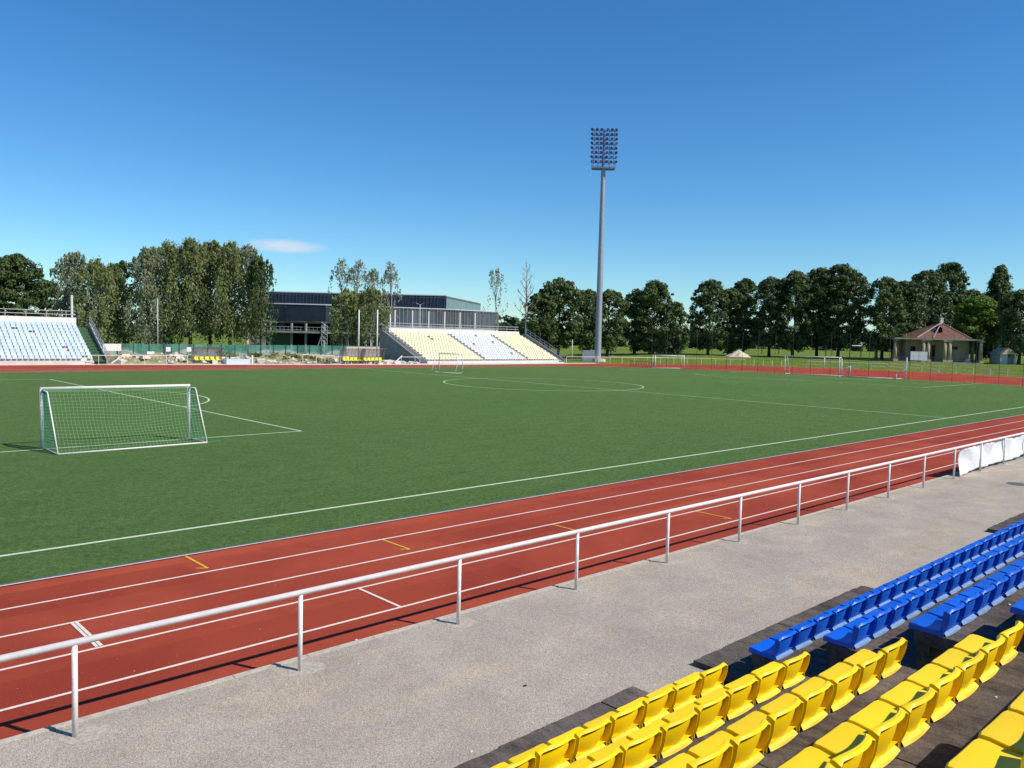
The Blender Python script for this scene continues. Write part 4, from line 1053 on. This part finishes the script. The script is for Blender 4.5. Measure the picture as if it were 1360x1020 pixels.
k = MB(); k.prism(W8([L2(1214, 3.6), L2(1224, 2.6), L2(1245, 2.4), L2(1268, 2.0), L2(1288, 1.8), L2(1296, 2.6), L2(1300, 4.5), L2(1300, 9.5), L2(1214, 9.5)]), ZB+0.25, ZE); k.build('wall', 'cream_render', pav)
for px, y, r in ((1192, 1.2, .34), (1193.5, 9.5, .3), (1207, 4.5, .28), (1227, .5, .36), (1233.3, .45, .36), (1254, .1, .36), (1260.3, .05, .36), (1299.5, -.5, .36), (1308.5, 1.8, .33), (1313, 5.6, .33)):
    b_ = L2(px, y); k = MB(); k.tube((b_.x, b_.y, ZB+0.25), (b_.x, b_.y, ZE-0.25), r, r*.9, n=12); k.build('column', 'cream_render', pav, smooth=True)
    k = MB(); k.box((b_.x, b_.y, ZE-0.13), (r*2.5, r*2.5, .24), VIEW_ROT); k.box((b_.x, b_.y, ZB+0.45), (r*2.6, r*2.6, .4), VIEW_ROT); k.build('column_cap', 'cream_render', pav)
for px, w2, z0_, z1_, nm, mt in ((1221.5, .9, .25, 3.0, 'door', 'dark_interior'), (1245, 1.3, .25, 3.3, 'doorway', 'dark_interior'), (1274, 1.1, 2.6, 3.1, 'window', 'dark_interior'), (1239, .5, 1.2, 2.6, 'window', 'dark_glazing')):
    yy = 2.42-(px-1245)*.017 if px > 1240 else 2.4+(1245-px)*.014; b_ = L2(px, yy-0.05); k = MB(); k.box((b_.x, b_.y, ZB+(z0_+z1_)/2), (w2, 0.16, z1_-z0_), VIEW_ROT); k.build(nm, mt, pav)
b_ = L2(1287.5, 0.6); k = MB(); k.box((b_.x, b_.y, ZB+0.45), (0.75, 0.5, 0.9), VIEW_ROT); k.build('parapet_block', 'parapet_white', pav)
k = MB()
for a, b_ in (((1193, .9), (1227, .3)), ((1233, .3), (1254, .0)), ((1260, 0.0), (1300, -.6))):
    for z in (0.95, 0.55): k.tube(L2(a[0], a[1], ZB+z), L2(b_[0], b_[1], ZB+z), 0.05, n=5)
k.build('porch_rail', 'dark_steel', pav)
AP = L2(1266, 5.0, Hp(1266, 429.5, DP+5)); AP2 = L2(1262, 6.0, AP.z-0.15)
e = [L2(1222, 1.6, ZE+.28), L2(1288, -0.2, ZE+.28), L2(1301, 3.5, ZE+.28), L2(1301, 9, ZE+.28), L2(1222, 10.4, ZE+.28)]
k = MB(); 
def tri(a, b_, c): n_ = len(k.v); k.v.extend([tuple(a), tuple(b_), tuple(c)]); k.f.append((n_, n_+1, n_+2))
# front slope, with a torn hole left of the middle
def lerp(a, b_, t_): return a+(b_-a)*t_
f0, f1 = e[0], e[1]
hA, hB = lerp(f0, f1, 0.30), lerp(f0, f1, 0.48); hC = lerp(lerp(f0, f1, 0.50), AP, 0.66); hD = lerp(f0, AP, 0.50)
q1 = lerp(hA, AP, 0.30); q2 = lerp(hB, AP, 0.38)
k.poly([f0, hA, q1, hD]); k.poly([hA, hB, q2, q1]); k.poly([hB, f1, AP, hC, q2]); tri(hC, AP, lerp(f0, AP, .9))
tri(e[1], e[2], AP); tri(e[2], e[3], AP); k.poly([e[3], e[4], AP2, AP]); tri(e[4], e[0], AP2); tri(e[0], AP, AP2)
k.build('hipped_roof', 'roof_tiles', pav)
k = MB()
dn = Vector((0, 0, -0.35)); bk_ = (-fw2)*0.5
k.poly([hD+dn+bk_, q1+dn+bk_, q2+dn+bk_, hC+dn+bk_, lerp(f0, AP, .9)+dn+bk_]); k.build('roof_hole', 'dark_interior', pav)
k = MB()
for a, b_ in ((e[1], AP), (e[2], AP), (e[0], AP)): k.tube(a+Vector((0,0,.05)), b_+Vector((0,0,.05)), 0.13, n=6)
k.tube(hA+Vector((0,0,.1)), lerp(hA, AP, .75)+Vector((0,0,.1)), 0.1, n=6)
k.build('hip_tiles', 'roof_board', pav)
k = MB(); k.box((AP.x, AP.y, AP.z+0.2), (0.5, 0.5, 1.3), VIEW_ROT); k.box((AP.x, AP.y, AP.z+0.9), (0.62, 0.62, .16), VIEW_ROT); k.build('chimney', 'parapet_white', pav)
# white notice board before it
root = thing('notice_board', L2(1209, -3, 1.0), 'blank pale two panel board standing before the pavilion', 'board')
for i in (0, 1):
    b_ = L2(1203.5+i*11.2, -3); k = MB(); k.box((b_.x, b_.y, Hp(1209, 472.5, 147)), (1.48, 0.06, 1.6), VIEW_ROT); k.build('panel', 'pale_fascia', root)
for px in (1198.2, 1209, 1220): b_ = L2(px, -2.9); k = MB(); k.tube((b_.x, b_.y, 0.6), (b_.x, b_.y, 3.2), 0.04, n=5); k.build('leg', 'dark_steel', root)
# hut
DH = 150; HB = Dp(1338, DH, 1.0)
hut = thing('garden_hut', (HB[0], HB[1], 1.0), 'small gabled hut with sandy roof at the right of the pavilion', 'hut')
def L3(px, y, py=None): v = Vector((HB[0], HB[1], 0))+ax*((px-1338)*DH/F)+(-fw2)*y; return Vector((v.x, v.y, 1.0 if py is None else Hp(px, py, DH+y)))
k = MB()
ze = Hp(1338, 470.5, DH); zr = Hp(1338, 461.5, DH)
for px in (1328.5, 1348): b_ = L3(px, 1.5); k.box((b_.x, b_.y, (0.8+ze)/2), (0.35, 3.0, ze-0.8), VIEW_ROT)
b_ = L3(1338, 2.9); k.box((b_.x, b_.y, (0.8+ze)/2), (2.4, 0.2, ze-0.8), VIEW_ROT)
b_ = L3(1333.5, 0.1); k.box((b_.x, b_.y, (0.8+ze)/2), (1.2, 0.12, ze-0.81), VIEW_ROT)
k.build('wall', 'pale_concrete', hut)
k = MB(); b_ = L3(1341.5, 0.5); k.box((b_.x, b_.y, (0.8+ze)/2), (1.4, 0.1, ze-0.81), VIEW_ROT); k.build('door', 'grey_concrete', hut)
k = MB()
l0, l1, r0, r1, a0_, a1_ = L3(1325.5, -.3), L3(1325.5, 3.3), L3(1351, -.3), L3(1351, 3.3), L3(1338, -.3), L3(1338, 3.3)
for q in (l0, l1, r0, r1): q.z = ze
for q in (a0_, a1_): q.z = zr
k.poly([l0, a0_, a1_, l1]); k.poly([a0_, r0, r1, a1_]); k.poly([l0, r0, a0_]); k.poly([r1, l1, a1_]); k.poly([l0, l1, r1, r0]); k.build('roof', 'sand', hut)

# ------------------------------------------------------------------ trees
def leaves(mb_v, mb_f, C, n, rad, size, droop=0.0, up=0.4, r_=rng):
    """n leaf quads scattered round each centre in C (m,3)"""
    m_ = len(C); cc = np.repeat(C, n, 0); rr = np.repeat(rad, n)[:, None]
    off = r_.normal(size=(m_*n, 3)); off /= np.linalg.norm(off, axis=1, keepdims=True)+1e-9
    off *= (r_.random((m_*n, 1))**0.45)*rr*np.array([1, 1, 0.75])
    if droop: off[:, 2] -= np.abs(r_.normal(size=m_*n))*droop*rr[:, 0]; off[:, :2] *= 0.7
    c = cc+off
    nr = off/ (np.linalg.norm(off, axis=1, keepdims=True)+1e-9)+r_.normal(size=(m_*n, 3))*0.42; nr[:, 2] += up
    nr /= np.linalg.norm(nr, axis=1, keepdims=True)
    t_ = np.cross(nr, r_.normal(size=(m_*n, 3))); t_ /= np.linalg.norm(t_, axis=1, keepdims=True); b_ = np.cross(nr, t_)
    s1 = size*(0.6+0.8*r_.random((m_*n, 1)))*0.5; s2 = s1*0.62
    if droop: t_ = t_*0.5+np.array([0, 0, -0.8]); t_ /= np.linalg.norm(t_, axis=1, keepdims=True); b_ = np.cross(nr, t_)
    q = np.stack([c-t_*s1, c+b_*s2, c+t_*s1, c-b_*s2], 1).reshape(-1, 3)
    k0 = sum(len(v) for v in mb_v); mb_v.append(q); idx = np.arange(len(q)).reshape(-1, 4)+k0; mb_f.append(idx)
def leaf_obj(name, vs, fs, m, parent, origin):
    v = np.concatenate(vs)-np.array(origin); f = np.concatenate(fs); me = bpy.data.meshes.new(name)
    me.vertices.add(len(v)); me.vertices.foreach_set('co', v.ravel()); me.loops.add(f.size); me.loops.foreach_set('vertex_index', f.ravel())
    me.polygons.add(len(f)); me.polygons.foreach_set('loop_start', np.arange(0, f.size, 4)); me.polygons.foreach_set('loop_total', np.full(len(f), 4)); me.update(); me.validate()
    me.materials.append(m); o = bpy.data.objects.new(name, me); COL.objects.link(o)
    if parent: o.parent = parent
    return o
def tree(name, px, ptop, pbot, wpx, d, leaf, label, cat='tree', group=None, style='round', bark='bark', dens=1.0, trunk_r=0.28, shape=None, pbase=None, depth_m=None):
    P = Dp(px, d); z0 = hgt(P[0], P[1]); P[2] = z0
    zt_ = Hp(px, ptop, d); zb_ = Hp(px, pbot, d); W2 = wpx/2*d/F; Hh = (zt_-zb_)
    root = thing(name, P, label, cat, group); vs, fs = [], []
    rr = np.random.default_rng(int(px*7+ptop*13)); base_ = np.array([P[0], P[1], 0.0])
    cs = []; rd = []
    def env(t_):    # crown radius against height (0 bottom, 1 top)
        if style == 'birch': return max(0.2, (1-t_**5)**0.7)*min(1, 0.72+t_*2)*(1+0.12*math.sin(t_*9+px))
        if style == 'sparse': return max(0.15, math.sin(math.pi*min(1, 0.18+0.80*t_))**0.8)
        if style == 'cone': return max(0.08, (1-t_)**0.75*min(1, 0.5+t_*4))
        return max(0.06, math.sqrt(max(0, 1-(2*abs(t_-0.42)/1.16)**2.3)))*min(1, 0.62+t_*1.6)
    # uneven sub-crowns
    nsub = {'round': 9, 'birch': 6, 'sparse': 5, 'cone': 8}[style]
    lob = [(rr.uniform(0, 2*math.pi), rr.uniform(0.05, 0.95), rr.uniform(0.75, 1.22)) for _ in range(nsub)]
    W2 *= {'round': 1.14, 'birch': 1.32, 'sparse': 1.3, 'cone': 1.1}[style]
    vol = math.pi*W2*W2*Hh*0.6; nc = int(max(34, min(330, vol/{'round': 3.6, 'birch': 2.6, 'sparse': 4.6, 'cone': 3.5}[style]))*dens)
    for _ in range(nc):
        t_ = rr.random()**0.9; a = rr.uniform(0, 2*math.pi); e_ = env(t_)
        g_ = 1.0
        for (la, lt, lr) in lob:
            w__ = math.exp(-((t_-lt)/0.16)**2)*math.exp(-((math.sin((a-la)/2))/0.5)**2); g_ *= 1+(lr-1)*w__*1.2
        rad_ = W2*e_*g_*(rr.random()**0.42); q = np.array([base_[0]+math.cos(a)*rad_, base_[1]+math.sin(a)*rad_*0.9, zb_+Hh*t_])
        cs.append(q); rd.append((0.55+0.55*rr.random())*min(1.0, 0.35+W2/5)*(0.75 if style == 'sparse' else 1.15))
    # stray tips along the top edge
    for _ in range(int(26*dens)):
        t_ = rr.uniform(0.72, 1.0); a = rr.uniform(0, 2*math.pi); rad_ = W2*env(t_)*rr.uniform(0.7, 1.08)
        cs.append(np.array([base_[0]+math.cos(a)*rad_, base_[1]+math.sin(a)*rad_, zb_+Hh*(t_+0.02)])); rd.append(0.28+0.34*rr.random())
    cs = np.array(cs); rd = np.array(rd)
    sz = {'round': 0.42, 'birch': 0.36, 'sparse': 0.32, 'cone': 0.38}[style]
    leaves(vs, fs, cs, {'round': 84, 'birch': 66, 'sparse': 19, 'cone': 76}[style], rd, sz, droop=1.6 if style in ('birch', 'sparse') else 0.0, r_=rr)
    leaf_obj('crown', vs, fs, LEAF[leaf], root, P)
    k = MB(); b0_ = Vector((P[0], P[1], z0-0.1)); lean = Vector((rr.uniform(-.3, .3), rr.uniform(-.3, .3), 0)); top = Vector((P[0], P[1], zb_+Hh*(0.97 if style in ('birch', 'sparse') else 0.85)))+lean
    mids = [b0_.lerp(top, i/6)+Vector((math.sin(i*1.7+px)*.12, math.cos(i*2.1+px)*.12, 0))*(i > 0) for i in range(7)]
    for i in range(6): k.tube(mids[i], mids[i+1], trunk_r*(1-i/6.6)*(1.25 if i == 0 else 1), trunk_r*(1-(i+1)/6.6), n=8, caps=(i == 0))
    nl = 12 if style != 'round' else 16
    for i in range(nl):
        c = cs[rr.integers(len(cs))]; s_ = min(0.9, max(0.22, (c[2]-z0)/(top.z-z0)-0.22)); a = b0_.lerp(top, s_); m1 = a.lerp(Vector(c), 0.5)+Vector((0, 0, 0.3))
        k.tube(a, m1, trunk_r*0.32, trunk_r*0.2, n=5, caps=False); k.tube(m1, Vector(c), trunk_r*0.2, trunk_r*0.06, n=4, caps=False)
    k.build('trunk', bark, root, smooth=True)
    return root
def bare_tree(px, ptop, d, label, wpx):
    P = Dp(px, d); zt_ = Hp(px, ptop, d); root = thing('bare_tree', (P[0], P[1], 0), label, 'tree'); k = MB(); k2 = MB(); rr = random.Random(11)
    k.tube((P[0], P[1], 0), (P[0]+.1, P[1], zt_*0.55), 0.30, 0.18, 8); k.tube((P[0]+.1, P[1], zt_*0.55), (P[0]-0.1, P[1], zt_), 0.18, 0.03, 7)
    def br(a, d_, L, r, lv):
        b_ = a+d_*L; k2.tube(a, b_, r, r*.55, 4, False)
        if lv == 0: return
        for i in range(3):
            nd = (d_+Vector((rr.uniform(-.7, .7), rr.uniform(-.7, .7), rr.uniform(0.0, .6)))).normalized(); br(a.lerp(b_, rr.uniform(.35, 1)), nd, L*rr.uniform(.4, .62), r*.5, lv-1)
    for i in range(26):
        t_ = 0.42+0.55*i/26; a = Vector((P[0]+.1*(1-t_), P[1], zt_*t_)); an = i*2.4; up_ = 0.5+t_*0.8
        dr = Vector((math.cos(an), math.sin(an), up_)).normalized(); br(a, dr, (wpx/2*d/F)*(1.35-t_)*1.1, 0.07*(1.3-t_)+.02, 3)
    k.build('trunk', 'birch_bark', root, smooth=True); k2.build('branches', 'birch_bark', root)
T = [
 # name, px, top, bottom, width, d, leaf, style, bark, trunk, label
 ('broadleaf_tree', -28, 338, 442, 80, 128, 'mid', 'round', 'bark', .4, 'dark bushy tree cut by the left edge of the picture'),
 ('broadleaf_tree', 22, 342, 442, 72, 132, 'mid', 'round', 'bark', .4, 'dark bushy tree behind the left end of the left far stand'),
 ('broadleaf_tree', 62, 376, 445, 50, 140, 'mid', 'round', 'bark', .35, 'lower dark bushy tree behind the right part of the left far stand'),
 ('birch_tree', 101, 336, 446, 46, 126, 'grey', 'birch', 'birch_bark', .22, 'twiggy greyish birch just right of the thick grey pole'),
 ('birch_tree', 127, 346, 448, 42, 124, 'birch', 'birch', 'birch_bark', .2, 'olive birch with drooping twigs above the blank white board'),
 ('birch_tree', 147, 352, 449, 38, 127, 'birch', 'birch', 'birch_bark', .2, 'slender olive birch right of the blank white board'),
 ('broadleaf_tree', 166, 350, 450, 42, 142, 'dark', 'round', 'bark', .35, 'dark tree in the dip between the two birch clumps'),
 ('birch_tree', 199, 330, 448, 46, 126, 'grey', 'birch', 'birch_bark', .25, 'grey green birch at the left edge of the big birch clump'),
 ('birch_tree', 226, 322, 430, 50, 130, 'birch', 'birch', 'bark', .27, 'tall birch, second from the left in the big birch clump'),
 ('birch_tree', 252, 319, 430, 50, 127, 'birch', 'birch', 'bark', .3, 'tallest dense birch in the middle of the big clump'),
 ('birch_tree', 280, 322, 430, 50, 131, 'birch', 'birch', 'bark', .27, 'olive birch right of the tallest one in the big clump'),
 ('birch_tree', 306, 324, 430, 48, 127, 'birch', 'birch', 'bark', .28, 'dense birch, third from the right in the big clump'),
 ('birch_tree', 329, 327, 430, 42, 130, 'grey', 'birch', 'birch_bark', .25, 'grey green birch, second from the right in the big clump'),
 ('birch_tree', 345, 342, 444, 30, 126, 'mid', 'birch', 'bark', .2, 'narrow dark birch at the right edge of the big clump by the hall'),
 ('birch_tree', 453, 345, 434, 34, 136, 'pale', 'sparse', 'birch_bark', .2, 'thin topped birch, leftmost before the dark hall'),
 ('birch_tree', 475, 347, 436, 32, 134, 'pale', 'sparse', 'birch_bark', .2, 'thin topped birch, second from the left before the dark hall'),
 ('birch_tree', 494, 358, 434, 34, 137, 'birch', 'sparse', 'birch_bark', .2, 'fuller yellowish birch, third before the dark hall'),
 ('birch_tree', 517, 350, 428, 25, 134, 'pale', 'sparse', 'birch_bark', .2, 'slim birch over the left top corner of the yellow and white stand'),
 ('birch_tree', 462, 386, 436, 44, 133, 'birch', 'birch', 'birch_bark', .14, 'low leafy birch in front of the dark hall, left one'),
 ('birch_tree', 492, 384, 438, 40, 132, 'birch', 'birch', 'birch_bark', .14, 'low leafy birch in front of the dark hall, right one'),
 ('birch_tree', 657, 355, 424, 30, 150, 'pale', 'sparse', 'birch_bark', .16, 'lone sparse birch at the right end of the hall'),
]
for nm, px, pt, pb, wd, d, lf, st_, bk_, tr_, lb in T:
    tree(nm, px, pt, pb, wd, d, lf, lb, style=st_, bark=bk_, trunk_r=tr_, dens=1.15 if st_ == 'birch' else (0.55 if px == 657 else 1.0), group='birches behind the far side' if nm == 'birch_tree' else None)
bare_tree(697, 349, 148, 'almost leafless pale tree at the right end of the yellow and white stand', 30)
T2 = [
 (716, 392, 466, 44, 150, 'dark', 'dark leafy tree just right of the leafless pale tree'),
 (741, 373, 462, 60, 156, 'dark', 'tall domed dark tree left of the floodlight mast'),
 (778, 388, 464, 46, 160, 'dark', 'dark tree directly left of the floodlight mast foot'),
 (806, 387, 464, 46, 163, 'dark', 'dark tree peeping out right of the floodlight mast'),
 (842, 388, 464, 42, 172, 'dark', 'dark tree, second right of the floodlight mast'),
 (866, 376, 466, 56, 168, 'dark', 'taller pointed dark tree midway between mast and sand heap'),
 (893, 404, 469, 38, 166, 'dark', 'low dense dark tree with foliage reaching the ground'),
 (940, 375, 463, 48, 168, 'dark', 'dark tree left of the sand heap with clear trunk'),
 (967, 386, 466, 44, 171, 'dark', 'dark tree directly behind the sand heap'),
 (986, 373, 462, 42, 174, 'dark', 'dark tree with greener top just right of the sand heap'),
 (1021, 372, 458, 50, 168, 'dark', 'dark tree in front of the grey meadow goal frame'),
 (1052, 364, 462, 56, 166, 'dark', 'broad dark tree above the full size goal'),
 (1084, 360, 458, 56, 168, 'dark', 'broad dark tree just left of the pale capped lamp post'),
 (1112, 355, 460, 72, 164, 'dark', 'biggest dark tree with the highest crown in the right row'),
 (1170, 372, 466, 52, 158, 'dark', 'dark tree over the left corner of the pavilion'),
 (1199, 376, 462, 56, 166, 'dark', 'dark tree behind the left porch of the pavilion'),
 (1226, 362, 462, 56, 172, 'dark', 'dark tree behind the red hipped roof, left one'),
 (1256, 351, 462, 50, 176, 'dark', 'tall tree behind the chimney of the pavilion'),
 (1284, 388, 462, 50, 182, 'dark', 'lower dark tree between the tall tree and the light green tree'),
 (1352, 388, 470, 56, 150, 'dark', 'dark tree cut by the right edge behind the small hut'),
 (1395, 380, 472, 60, 152, 'dark', 'dark tree mostly outside the right edge of the picture'),
 (1316, 420, 474, 44, 160, 'dark', 'dark shrubby tree between pavilion and small hut'),
]
for px, pt, pb, wd, d, lf, lb in T2:
    tree('broadleaf_tree', px, pt, pb, wd, d, lf, lb, style='round', trunk_r=.3, dens=1.2, group='dark trees in a row beyond the track')
tree('broadleaf_tree', 1296, 397, 462, 62, 161, 'light', 'bright light green tree right behind the pavilion roof', style='round', dens=1.2)
tree('conifer_tree', 1321, 356, 464, 66, 172, 'dark', 'tall pointed dark tree behind the light green tree', style='cone', dens=1.1)
# undergrowth and far woods
def mass(name, spans, leaf, label, size=0.9, n=26, seed=4):
    r2 = np.random.default_rng(seed); vs, fs = [], []
    cs = []; rd = []
    for (p0, p1, pt0, pt1, pb, d, dm) in spans:
        wd = (p1-p0)*d/F; nclump = int(wd*(4 if name == 'weeds' else 1)*max(1.5, (Hp((p0+p1)/2, (pt0+pt1)/2, d)))*0.35)
        for _ in range(nclump):
            px = r2.uniform(p0, p1); u_ = (px-p0)/(p1-p0); pt = pt0+(pt1-pt0)*u_+2.2*math.sin(px*0.21)+1.3*math.sin(px*0.53+1)
            dd = d+r2.uniform(0, dm); z1_ = Hp(px, pt, d); P = Dp(px, dd); z0_ = hgt(P[0], P[1]) if d < 240 else 0.8
            cs.append([P[0], P[1], z0_+(z1_-z0_-0.5)*r2.random()**0.7]); rd.append(r2.uniform(0.5, 1.1)*min(2.5, d/130))
    leaves(vs, fs, np.array(cs), n, np.array(rd), size, r_=r2)
    o = leaf_obj(name, vs, fs, LEAF[leaf], None, (0, 0, 0)); tag(o, label, 'woods', kind='stuff')
mass('distant_woods', [(640, 1000, 434, 441, 457, 330, 25), (1000, 1400, 441, 446, 460, 330, 25), (330, 660, 428, 434, 452, 360, 20), (-40, 360, 424, 430, 450, 340, 20), (700, 960, 432, 436, 452, 290, 15), (645, 735, 418, 424, 446, 250, 14)], 'far', 'far green belt of woods along the horizon', 1.5, 30)
mass('undergrowth', [(90, 190, 436, 442, 456, 138, 6), (190, 240, 440, 444, 456, 140, 5)], 'dark', 'dark undergrowth below the trees right of the left far stand', 0.5, 40, 5)
mass('weeds', [(142, 262, 468, 467, 470, 101, 5), (285, 345, 465, 464, 470, 103, 4), (300, 420, 467, 466, 470, 105, 4), (350, 455, 473, 473, 470, 104, 4), (420, 460, 468, 468, 470, 110, 3)], 'weed', 'yellowish weeds growing over the rubble bank', 0.26, 60, 6)
